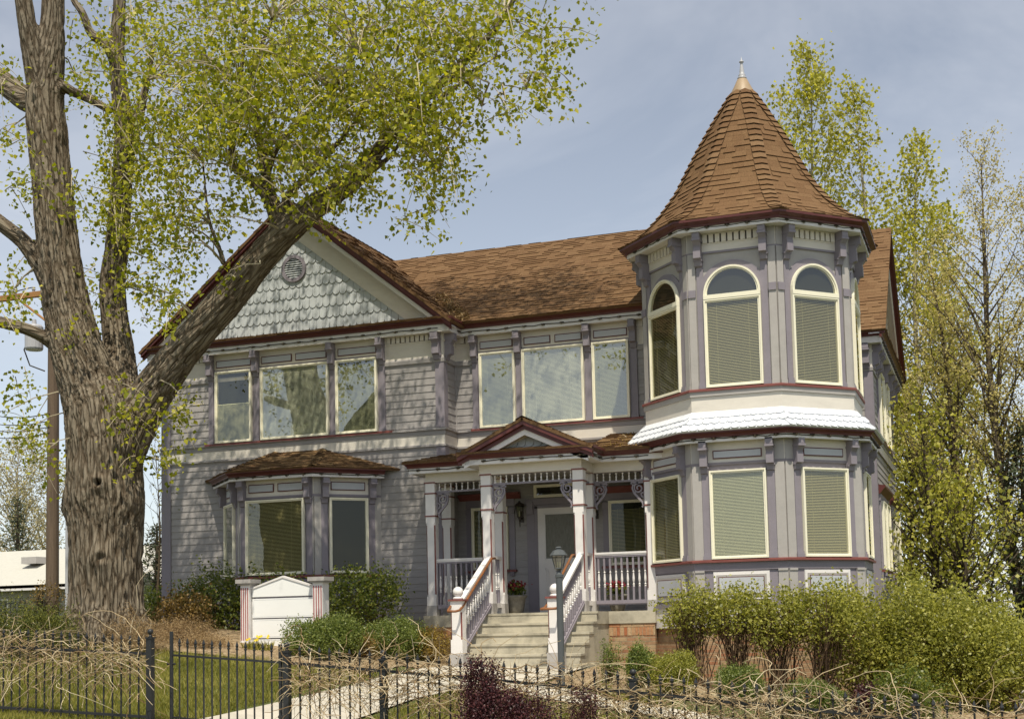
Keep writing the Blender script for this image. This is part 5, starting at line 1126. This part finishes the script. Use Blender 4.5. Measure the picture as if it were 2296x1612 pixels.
shrub('green_shrub','green bush behind the arching dry vines at the lower right','shrub',2040,1500,1600,75,-6.0,G_ros,.04,3200,ry=.4,stems=12)
HD='tall leafy shrubs in front of the tower'
for px_,pt_,rx,n,lo,st,lb in ((1560,1312,86,1700,.50,30,'open stemmed shrub at the left end of the tall row before the tower'),(1655,1317,84,1700,.52,30,'open stemmed shrub in front of the middle tower panel'),(1750,1314,84,2400,.42,32,'open stemmed shrub in front of the right tower panel'),(1845,1312,84,2300,.46,30,'open stemmed shrub at the right tower corner'),(1940,1310,92,6600,.05,24,'dense leafy shrub beside the side wall corner'),(2050,1316,100,7800,.0,24,'dense leafy shrub right of the house in the middle of the tall row'),(2150,1332,98,7600,.0,24,'dense leafy shrub second from the right end of the tall row'),(2245,1362,84,6400,.0,20,'dense sloping shrub at the right end of the tall row')):
    shrub('tall_shrub',lb,'shrub',px_,pt_,1545,rx,-3.9 if px_<1900 else -3.3,G_hdg,.052,n,ry=.55 if px_<1900 else .8,stems=st+(34 if px_<1900 else 10),group=HD,low=lo*1.05,hollow=.3 if px_<1900 else .55,elong=1.3)
shrub('barberry','dark purple barberry rising in front of the fence below the steps','shrub',1128,1545,1640,96,-11.7,G_bar,.026,9000,ry=.35,stems=14,group='purple barberries',hollow=.6,zbase=-1.55,elong=1.5)
shrub('barberry','upright purple barberry tuft standing above the fence tips','shrub',1078,1468,1640,36,-11.6,G_bar,.026,2600,ry=.16,stems=12,group='purple barberries',hollow=.5,zbase=-1.55,elong=1.5,low=.4)
shrub('barberry','small purple sprig on the fence right of the barberry','shrub',1312,1540,1620,26,-11.4,G_bar,.024,900,ry=.14,stems=8,group='purple barberries',hollow=.4,zbase=-1.6,elong=1.5,low=.4)
# daffodils and iris tuft
def tuft(name,label,cat,px_,py_,Yp,r,h,n,m,flower=None,group=None):
    c=P(px_,py_,Yp); c.z=T(c.x,Yp); root=empty(name,tuple(c),label,cat,group); b=MB()
    for _ in range(n):
        a=rng.uniform(0,6.28); q=r*math.sqrt(rng.uniform()); p=c+Vector((q*math.cos(a),q*.6*math.sin(a),-.01)); l=Vector((rng.normal()*.35,rng.normal()*.35,1)).normalized(); hh=h*rng.uniform(.6,1.1); s=Vector((rng.normal(),rng.normal(),0)).normalized()*.008
        m1=p+l*hh*.55; e=p+l*hh+Vector((l.x,l.y,-.2))*hh*.25; k=rng.uniform(); b.poly([p-s,p+s,m1+s,m1-s],0,k); b.poly([m1-s,m1+s,e],0,k)
    b.build('leaves',m,root,recalc=False)
    if flower:
        f=MB()
        for _ in range(flower[1]):
            a=rng.uniform(0,6.28); q=r*rng.uniform(); p=c+Vector((q*math.cos(a),q*.6*math.sin(a),h*rng.uniform(.7,1.1))); f.lathe(p.x,p.y,[(.008,p.z-.01),(.032,p.z),(.02,p.z+.012),(.016,p.z+.03)],6)
        f.build('blossoms',flower[0],root)
M_daf,_,_=mat('yellow_petals',(.75,.55,.05),.5)
tuft('daffodils','clump of yellow daffodils under the left half of the sign','flowers',578,1480,-4.6,.28,.22,160,G_grs,(M_daf,12))
tuft('daffodils','clump of daffodil leaves below the right sign post','flowers',672,1482,-4.7,.22,.24,130,G_grs,(M_daf,4))
tuft('grassy_tuft','grassy tuft right of the lamp post','plant',1420,1540,-6.2,.42,.26,260,G_grs); tuft('grassy_tuft','narrow grassy tuft left of the small round bushes','plant',1340,1520,-5.6,.25,.18,120,G_grs)
# ------------------------------------------------------------------ flower pots
M_pot=paint('speckled_pot',(.21,.195,.165),.8,.35,14,.3,40)
M_geran=leafmat('red_petals',[(0,(.16,.012,.022)),(1,(.30,.035,.05))],.2)
def pot(x,y,s,label,fl=True):
    r=empty('flower_pot',(x,y,0),label,'flower pot','flower pots on the porch'); b=MB(); b.lathe(x,y,[(.125*s,0),(.15*s,.06*s),(.175*s,.2*s),(.185*s,.28*s),(.215*s,.30*s),(.22*s,.345*s),(.195*s,.35*s),(.18*s,.33*s)],24); b.build('pot',M_pot,r,smooth=True)
    if fl:
        q=np.array([x,y,.44*s])+rng.normal(size=(320,3))*np.array([.085,.085,.06])*s; leaf_obj('leaves',q,.055,G_ros,r); q=np.array([x,y,.53*s])+rng.normal(size=(300,3))*np.array([.085,.08,.045])*s; leaf_obj('blossoms',q,.045,M_geran,r)
pot(-.50,-1.15,1.0,'speckled flower pot with red blossoms left of the front door'); pot(1.42,-.95,.9,'flower pot with red blossoms behind the right porch railing')
# ------------------------------------------------------------------ lamp post
lx=P(1259,1500,-5.6).x; lz=T(lx,-5.6); lt=P(1259,1225,-5.6).z
lamp=empty('lamp_post',(lx,-5.6,lz),'dark grey lamp post with a lantern head in front of the right newel','street lamp')
b=MB(); zc_=P(1259,1280,-5.6).z; b.lathe(lx,-5.6,[(.052,lz-.1),(.052,zc_-.1),(.06,zc_-.09),(.06,zc_-.05),(.045,zc_-.04),(.035,zc_-.01),(.025,zc_+.0),(.05,zc_+.03)],12); b.build('pole',M_gpt,lamp,smooth=False)
b=MB(); zr=P(1259,1244,-5.6).z; b.lathe(lx,-5.6,[(.135,zr-.015),(.14,zr),(.125,zr+.015),(.085,zr+.07),(.04,zr+.085),(.035,zr+.105),(.05,zr+.11),(.03,zr+.13),(.01,lt)],8,rot=math.pi/8); b.lathe(lx,-5.6,[(.06,zc_+.03),(.075,zc_+.04),(.07,zc_+.05)],8,rot=math.pi/8)
for k in range(4):
    a=math.pi/4+k*math.pi/2; b.tube([(lx+.068*math.cos(a),-5.6+.068*math.sin(a),zc_+.04),(lx+.12*math.cos(a),-5.6+.12*math.sin(a),zr-.01)],.008,4)
h_=b.build('lantern_head',M_gpt,lamp); b=MB(); b.lathe(lx,-5.6,[(.062,zc_+.045),(.112,zr-.012)],4,rot=math.pi/4); b.build('lantern_glass',M_lgl,h_); b=MB()
for d in(-.02,.02): b.tube([(lx+d,-5.6,zc_+.05),(lx+d,-5.6,zc_+.14)],.013,6)
b.build('candle_bulb',M_win,h_)
# ------------------------------------------------------------------ iron fence and gate
FY=-11.0
def gz(x): return T(x,FY)
def picket(b,x,y,z0,z1):
    b.tube([(x,y,z0),(x,y,z1-.09)],.011,6); b.lathe(x,y,[(.011,z1-.11),(.021,z1-.10),(.021,z1-.092),(.012,z1-.085),(.021,z1-.06),(.012,z1-.03),(.001,z1)],6)
def fence_panel(xa,xb,label):
    r=empty('picket_fence',((xa+xb)/2,FY,gz((xa+xb)/2)),label,'fence','black iron fence panels'); n=max(2,round((xb-xa)/.127)); s=(xb-xa)/n
    for h in(.10,.86):
        b=MB(); b.hexa([Vector((xa,FY+d,gz(xa)+h+e)) for d,e in((-.014,-.016),(.014,-.016),(.014,.016),(-.014,.016))],[Vector((xb,FY+d,gz(xb)+h+e)) for d,e in((-.014,-.016),(.014,-.016),(.014,.016),(-.014,.016))]); b.build('rail',M_blk,r)
    for i in range(1,n): x=xa+s*i; b=MB(); picket(b,x,FY,gz(x)+.02,gz(x)+1.08); b.build('picket',M_blk,r)
def fence_post(x,top,label):
    r=empty('fence_post',(x,FY,gz(x)),label,'fence post','square fence posts with ball tops'); b=MB(); f=Fr((x,FY)); z0=gz(x); b.box(f,-.037,.037,-.037,.037,z0-.15,top-.12); b.box(f,-.046,.046,-.046,.046,top-.12,top-.10); b.box(f,-.04,.04,-.04,.04,z0+.5,z0+.54)
    b.build('post',M_blk,r); m=MB(); c=top-.035; m.lathe(x,FY,[(.03,top-.10),(.02,top-.085),(.018,top-.07)]+[(.036*math.sin(a),c-.036*math.cos(a)) for a in [.4+2.7*k/8 for k in range(9)]],12); m.build('ball',M_blk,r,smooth=True)
PXF=[(337,1409),(643,1439),(859,1456),(1419,1499)]
pX=[P(x,y,FY) for x,y in PXF]
xs_=[p.x for p in pX]+[7.2]; tops=[p.z for p in pX]+[gz(7.2)+1.12]
for x,t,lb in zip(xs_,tops,('fence post with a ball top left of the open gate','fence post with a ball top on which the gate hangs','fence post with a ball top in the dry vines left of the barberry','fence post with a ball top in front of the small round bushes','fence post at the right, buried in arching vines')): fence_post(x,t,lb)
fence_post(xs_[0]-2.87,gz(xs_[0]-2.87)+1.12,'fence post just outside the left border of the view')
for a,c,lb in ((xs_[0]-2.87,xs_[0],'black picket fence panel left of the gate, hung with dry vines'),(xs_[1],xs_[2],'short black picket panel between the gate post and the next post'),(xs_[2],xs_[3],'black picket panel behind the purple barberry'),(xs_[3],xs_[4],'black picket panel at the lower right below the tower'),(xs_[4],xs_[4]+2.85,'black picket panel leaving the view at the right')): fence_panel(a+.04,c-.04,lb)
gx=xs_[1]-.06; ph=R(11); gl_=1.78
gt=empty('garden_gate',(gx,FY,gz(gx)),'black iron gate with pointed pickets standing slightly open','gate')
def gp(d,z): return Vector((gx-d*math.cos(ph),FY+d*math.sin(ph),z))
zg=gz(gx)+.03; sl_g=.055
for d,h in((.03,1.04),(gl_,1.12)):
    b=MB(); b.tube([gp(d,zg+d*sl_g),gp(d,zg+h+d*sl_g)],.024,8); b.build('stile',M_blk,gt)
for h in(.07,.83):
    b=MB(); b.tube([gp(.03,zg+h),gp(gl_,zg+h+gl_*sl_g)],.017,4); b.build('rail',M_blk,gt)
for i in range(1,13): d=.03+(gl_-.03)*i/13; p=gp(d,0); b=MB(); picket(b,p.x,p.y,zg+.05+d*sl_g,zg+1.05+d*sl_g); b.build('picket',M_blk,gt)
b=MB(); b.tube([gp(gl_-.06,zg+.72+gl_*sl_g),gp(gl_+.07,zg+.72+gl_*sl_g)],.014,6); b.build('latch',M_blk,gt)
b=MB(); b.tube([gp(-.02,zg+.75),gp(.06,zg+.75)],.02,6); b.build('hinge',M_blk,gt); b=MB(); b.tube([gp(-.02,zg+.2),gp(.06,zg+.2)],.02,6); b.build('hinge',M_blk,gt)
# ------------------------------------------------------------------ dry vines on the fence
M_vin=varmat('dry_vine',[(0,(.20,.125,.06)),(.35,(.37,.26,.14)),(.7,(.53,.42,.26)),(1,(.68,.58,.40))],.85,30,.3,.3)
def vines(label,xa,xb,n,dens,hmax=.22,arch=.25,seed=1,drop=.85,up=0):
    g=np.random.default_rng(seed); r=empty('dry_vine',((xa+xb)/2,FY,gz((xa+xb)/2)),label,'dry vine','tangled dry vines on the fence'); b=MB()
    for i in range(n):
        x=g.uniform(xa,xb); 
        z=gz(x)+.70+g.normal()*.14; y=FY+g.normal()*.07; a=g.choice([-1,1])*g.uniform(.2,1); vx=a*.09; vz=g.uniform(-.02,.09); vy=g.normal()*.03; path=[]; k=int(g.integers(5,14)); p=Vector((x,y,z))
        hang=g.uniform()<.5
        for j in range(k):
            path.append(p.copy()); vz+=g.normal()*.012-g.uniform(.004,.014)*(1.5 if hang else 1); vx+=g.normal()*.03; vy+=g.normal()*.012-(p.y-FY)*.10; vx*=.94
            p=p+Vector((vx,vy,max(vz,-.075)))
            if p.z<gz(p.x)+.03 or p.x<xa-.3 or p.x>xb+.3: break
        if len(path)>3: w=g.uniform(.003,.0068); b.tube(path,[w*(1-.5*q/len(path)) for q in range(len(path))],4,cap=False,c=g.uniform())
    for i in range(int(n*1.6)):   # short twigs
        x=g.uniform(xa,xb); p=Vector((x,FY+g.normal()*.09,gz(x)+.74+g.normal()*.17)); d=Vector((g.normal(),g.normal()*.6,g.normal()*.8)).normalized()*g.uniform(.1,.3); b.tube([p,p+d*.5+Vector((0,0,.02)),p+d],[.003,.0024,.0012],3,cap=False,c=g.uniform())
    for i in range(max(3,n//45)):   # long runners
        x=g.uniform(xa,xb-.6); L_=g.uniform(1.0,2.6); h0=g.uniform(.62,.92); path=[]
        for j in range(16): t=j/15; q=x+L_*t; path.append((q,FY+g.normal()*.02+.06*math.sin(t*5+i),gz(q)+h0+arch*math.sin(math.pi*t)*g.uniform(.8,1.2)-t*.3*g.uniform(0,1)))
        b.tube(path,[.007*(1-.6*q/16) for q in range(16)],5,cap=False,c=g.uniform())
    b.build('stems',M_vin,r,recalc=False)
    return r
x_=xs_
vines('mass of dry tan vines over the fence left of the gate',x_[0]-2.9,x_[0]-.02,270,1,arch=.22,seed=61)
vines('dry vines along the short panel right of the gate post',x_[1]+.05,x_[2]+.1,170,1,arch=.12,seed=63)
vines('dry vines tangled behind and around the barberry',x_[2]+.1,x_[3],330,1,arch=.18,seed=65)
vines('dry vines on the fence below the tower',x_[3],x_[3]+1.6,190,1,arch=.22,seed=67)
vines('high arching clump of dry vines at the lower right corner',x_[3]+1.3,x_[4]+1.0,270,1,arch=.30,seed=69)
# ------------------------------------------------------------------ utility pole with lines
up_=P(119,1000,2); ux,uz=up_.x,T(up_.x,2); pt_=P(112,560,2)
pole=empty('utility_pole',(ux,2,uz),'weathered wooden utility pole with crossarm, half hidden by the big trunk','utility pole')
b=MB(); b.tube([(ux,2,uz-.2),(ux,2,pt_.z)],[.16,.125],12); b.build('pole',M_pole,pole)
za=P(30,673,2).z; fU=Fr((ux,2)); b=MB(); b.box(fU,-1.75,1.0,.14,.26,za-.06,za+.07); b.tube([(ux-.95,1.82,za-.04),(ux,1.84,za-.75)],.03,5); b.build('crossarm',paint('orange_wood',(.34,.17,.06),.8,.3,3,.3,30,(1,8,8)),pole)
for d in(-1.6,-1.0,-.45,.7):
    b=MB(); b.lathe(ux+d,1.8,[(.03,za+.07),(.035,za+.12),(.055,za+.14),(.03,za+.17),(.05,za+.19),(.02,za+.22)],8); b.build('insulator',M_fin,pole)
zt3=P(90,735,2).z; b=MB(); b.lathe(ux-.36,1.72,[(.20,zt3-.62),(.22,zt3-.58),(.22,zt3-.05),(.18,zt3),(.06,zt3+.02),(.05,zt3+.14)],16); b.build('transformer',M_fin,pole)
b=MB(); b.tube([(ux-.5,1.7,zt3-.3),(ux-.6,1.65,zt3-.6),(ux-.45,1.68,zt3-1.0),(ux-.1,1.8,zt3-1.15)],.018,6); b.build('drop_cable',M_cable,pole)
cx_=P(142,1250,1.6).x; b=MB(); b.tube([(cx_,1.75,uz-.1),(cx_,1.75,P(142,1060,1.75).z)],.05,8); b.build('conduit',M_fin,pole)
for i,(py0,py1,d,lb) in enumerate(((590,640,-1.6,'top thin power line running left from the crossarm'),(640,668,-.45,'power line just above the crossarm'),(916,928,-.2,'upper low cable left of the pole'),(936,944,-.2,'second low cable left of the pole'),(952,957,-.2,'third low cable left of the pole'),(969,970,-.2,'lowest cable left of the pole'))):
    a=P(-80,py0-4,4); c=Vector((ux+d,1.8,P(60,py1,1.9).z)); c=Vector((ux+d,1.8,za+.2)) if i<2 else Vector((ux,1.85,P(112,py1,1.85).z)); m=(a+c)/2-Z*.18
    r=empty('power_line',tuple(c),lb,'power line','overhead lines at the left'); b=MB(); b.tube([a,(a+m)/2-Z*.05,m,(m+c)/2-Z*.05,c],.014,4); b.build('cable',M_cable,r)
# ------------------------------------------------------------------ pale garage behind
M_grf=paint('pale_garage_shingles',(.47,.455,.40),.9,.10,5,.25,25,(1,1,5)); M_gsd=paint('beige_lap_siding',(.34,.32,.25),.7,.08,3,.05,30)
gar=empty('garage',(-25,20,-.3),'low garage with a pale sunlit roof beyond the tree','garage')
e0=P(-120,1312,16); e1=P(300,1303,16); rz=P(60,1234,19.5).z; fG=Fr((0,16))
b=MB(); z=-.6
while z<1.7: b.ext_u(fG,[(0,z),(.03,z),(.005,z+.18),(0,z+.18)],e0.x,e1.x); z+=.18
b.box(fG,e0.x,e1.x,-7,0,-.6,1.7); b.build('siding',M_gsd,gar)
b=MB(); b.hexa([Vector((e0.x-.4,15.5,e1.z)),Vector((e1.x+.3,15.5,e1.z)),Vector((e1.x+.3,19.5,rz)),Vector((e0.x-.4,19.5,rz))],[Vector((e0.x-.4,15.5,e1.z-.12)),Vector((e1.x+.3,15.5,e1.z-.12)),Vector((e1.x+.3,19.5,rz-.12)),Vector((e0.x-.4,19.5,rz-.12))]); b.hexa([Vector((e0.x-.4,23.5,e1.z)),Vector((e1.x+.3,23.5,e1.z)),Vector((e1.x+.3,19.5,rz)),Vector((e0.x-.4,19.5,rz))],[Vector((e0.x-.4,23.5,e1.z-.12)),Vector((e1.x+.3,23.5,e1.z-.12)),Vector((e1.x+.3,19.5,rz-.12)),Vector((e0.x-.4,19.5,rz-.12))])
ro_=b.build('roof',M_grf,gar); p=P(76,1258,17.5); b=MB(); b.box(Fr((p.x,17.5)),-.35,.35,-.3,.3,p.z-.1,p.z+.16); b.build('roof_vent',M_gry,ro_)
b=MB(); b.box(fG,e0.x-.4,e1.x+.3,.45,.5,e1.z-.2,e1.z-.01); b.build('white_eave_board',M_wht,gar)
wl_=P(8,1340,16); window(fG,wl_.x-1.4,wl_.x+.3,-.2,1.15,.03,None,parent=gar)
# gable end right of the trunk
q1=P(372,1303,13.6); q0=P(318,1261,13.6); sl2=(q0.z-q1.z)/(q1.x-q0.x); ax=q1.x-1.3; az=q1.z+sl2*1.3
fG2=Fr((0,14)); b=MB(); b.ext_n(fG2,[(ax-1,-.6),(q1.x-.35,-.6),(q1.x-.35,q1.z),(ax,az-.15),(ax-1,q1.z)],-5,0)
z=-.6
b.build('gable_siding',M_gsd,gar); b=MB()
for s in(-1,1): b.ext_n(fG2,[(ax,az),(ax+s*1.3,q1.z),(ax+s*1.3,q1.z-.14),(ax,az-.14)],-6,.42,0)
b.build('roof',M_grf,gar); b=MB()
for s in(-1,1): b.ext_n(fG2,[(ax,az-.02),(ax+s*1.3,q1.z-.02),(ax+s*1.3,q1.z-.22),(ax,az-.22)],.42,.46,0)
b.build('white_eave_board',M_wht,gar)
# dark back fences
bf=empty('back_fence',(-11,.5,0),'dark picket fence in front of the garage at the left edge','fence'); b0_=P(-40,1345,.5); b1_=P(100,1345,.5); n=14
for i in range(n): x=b0_.x+(b1_.x-b0_.x)*i/(n-1); b=MB(); picket(b,x,.5,-.3,b0_.z); b.build('picket',M_blk,bf)
for d in(.08,.45): b=MB(); b.box(Fr((0,.5)),b0_.x,b1_.x,-.012,.012,b0_.z-d-.03,b0_.z-d); b.build('rail',M_blk,bf)
wf=empty('plank_fence',(8.6,-2.2,-1.6),'low brown wooden plank fence at the lower right edge behind the tall shrubs','fence'); a=P(2150,1500,-2.2); M_pl=varmat('fence_plank',[(0,(.17,.09,.03)),(1,(.28,.17,.07))],.8,12,.4,.3)
for i in range(14): x=a.x+.145*i; b=MB(); b.box(Fr((x,-2.2)),0,.138,0,.02,T(x,-2.2)-.1,P(2200,1500,-2.2).z+.02*math.sin(i*2.1),0,random.random()); b.build('plank',M_pl,wf)
b=MB(); b.box(Fr((a.x,-2.2)),0,2.03,-.05,-.002,-1.45,-1.36); b.build('rail',M_pl,wf)
wp=P(2283,1430,-2.6); b=MB(); b.box(Fr((wp.x,-2.6)),-.05,.05,-.05,.05,T(wp.x,-2.6)-.1,wp.z); b.box(Fr((wp.x,-2.6)),-.065,.065,-.065,.065,wp.z,wp.z+.03); tag(b.build('white_post',M_wht),'slim white post at the right edge beside the end of the tall shrubs','post')
dp=P(1853,1500,-2.75); b=MB(); b.tube([(dp.x,dp.y,-1.4),(dp.x,dp.y,-.3)],.035,8); b.build('downpipe',M_wht,house)
# ------------------------------------------------------------------ grass
gp_=[]
def inwalk(x,y):
    if y>-6.4: return x>-1.25
    return (-1.42<x<.44) or (x>.3 and abs(y-(-6.2-(x-1.2)*.26))<.72) 
n=0; P0=[]
while n<95000:
    x=rng.uniform(-7,8.5); y=-11.8+6.6*rng.uniform()**.9
    lim=-5.55 if x<-1.3 else (-5.4 if x>1.5 else -5.6)
    if y>lim+.15*math.sin(x*3)+.1*rng.normal() or inwalk(x,y): continue
    d=ray(0,0)
    P0.append((x,y)); n+=1
P0=np.array(P0); nb=len(P0); zz_=np.array([T(x,y) for x,y in P0]); h=rng.uniform(.035,.085,nb); a=rng.uniform(0,6.283,nb); w=.007; lean=rng.normal(size=(nb,2))*.025
v=np.empty((nb,3,3)); v[:,0]=np.column_stack([P0[:,0]-np.cos(a)*w,P0[:,1]-np.sin(a)*w,zz_-.005]); v[:,1]=np.column_stack([P0[:,0]+np.cos(a)*w,P0[:,1]+np.sin(a)*w,zz_-.005]); v[:,2]=np.column_stack([P0[:,0]+lean[:,0],P0[:,1]+lean[:,1],zz_+h])
me=bpy.data.meshes.new('lawn_grass'); me.vertices.add(nb*3); me.vertices.foreach_set('co',v.ravel()); me.loops.add(nb*3); me.loops.foreach_set('vertex_index',np.arange(nb*3,dtype=np.int32)); me.polygons.add(nb); me.polygons.foreach_set('loop_start',np.arange(0,nb*3,3,dtype=np.int32)); me.polygons.foreach_set('loop_total',np.full(nb,3,dtype=np.int32)); me.update(calc_edges=True)
pat=np.array([mnoise.noise((x*1.1,y*1.1,0)) for x,y in P0]); at=me.attributes.new('var','FLOAT','FACE'); at.data.foreach_set('value',np.clip(.5+pat*.5+rng.normal(size=nb)*.22,0,1).astype(np.float32)); me.materials.append(G_grs)
o=bpy.data.objects.new('lawn_grass',me); COL.objects.link(o); tag(o,'short green and straw lawn grass in front of the house','grass',kind='stuff')

# ------------------------------------------------------------------ litter on the roofs and bed
def litter(label,pts,m,size,name='leaf_litter'):
    o=leaf_obj(name,pts,size,m,None,up=3.,elong=2.2,fold=.05); tag(o,label,'leaf litter',kind='stuff')
q=[]
for _ in range(420):
    t=rng.uniform()**1.6*1.5; x=-1.86-.80*t+rng.normal()*.09+.08; y=-.30+1.0*t*1.02+rng.normal()*.05; zr=max(ZE+.64*(y+.365),8.66-.8*abs(x+5.4)); q.append((x,y,zr+.025+rng.uniform()*.03))
litter('dry tan leaf litter caught in the roof valley beside the left gable',q,G_hth,.085)
q=[(rng.uniform(1.45,2.6),yy,zp+(zt-zp)*(yy-ey)/(-ey)+.03) for yy in rng.uniform(-1.9,-.15,260)]
litter('rusty leaf litter on the low porch roof next to the tower',q,G_red,.06)
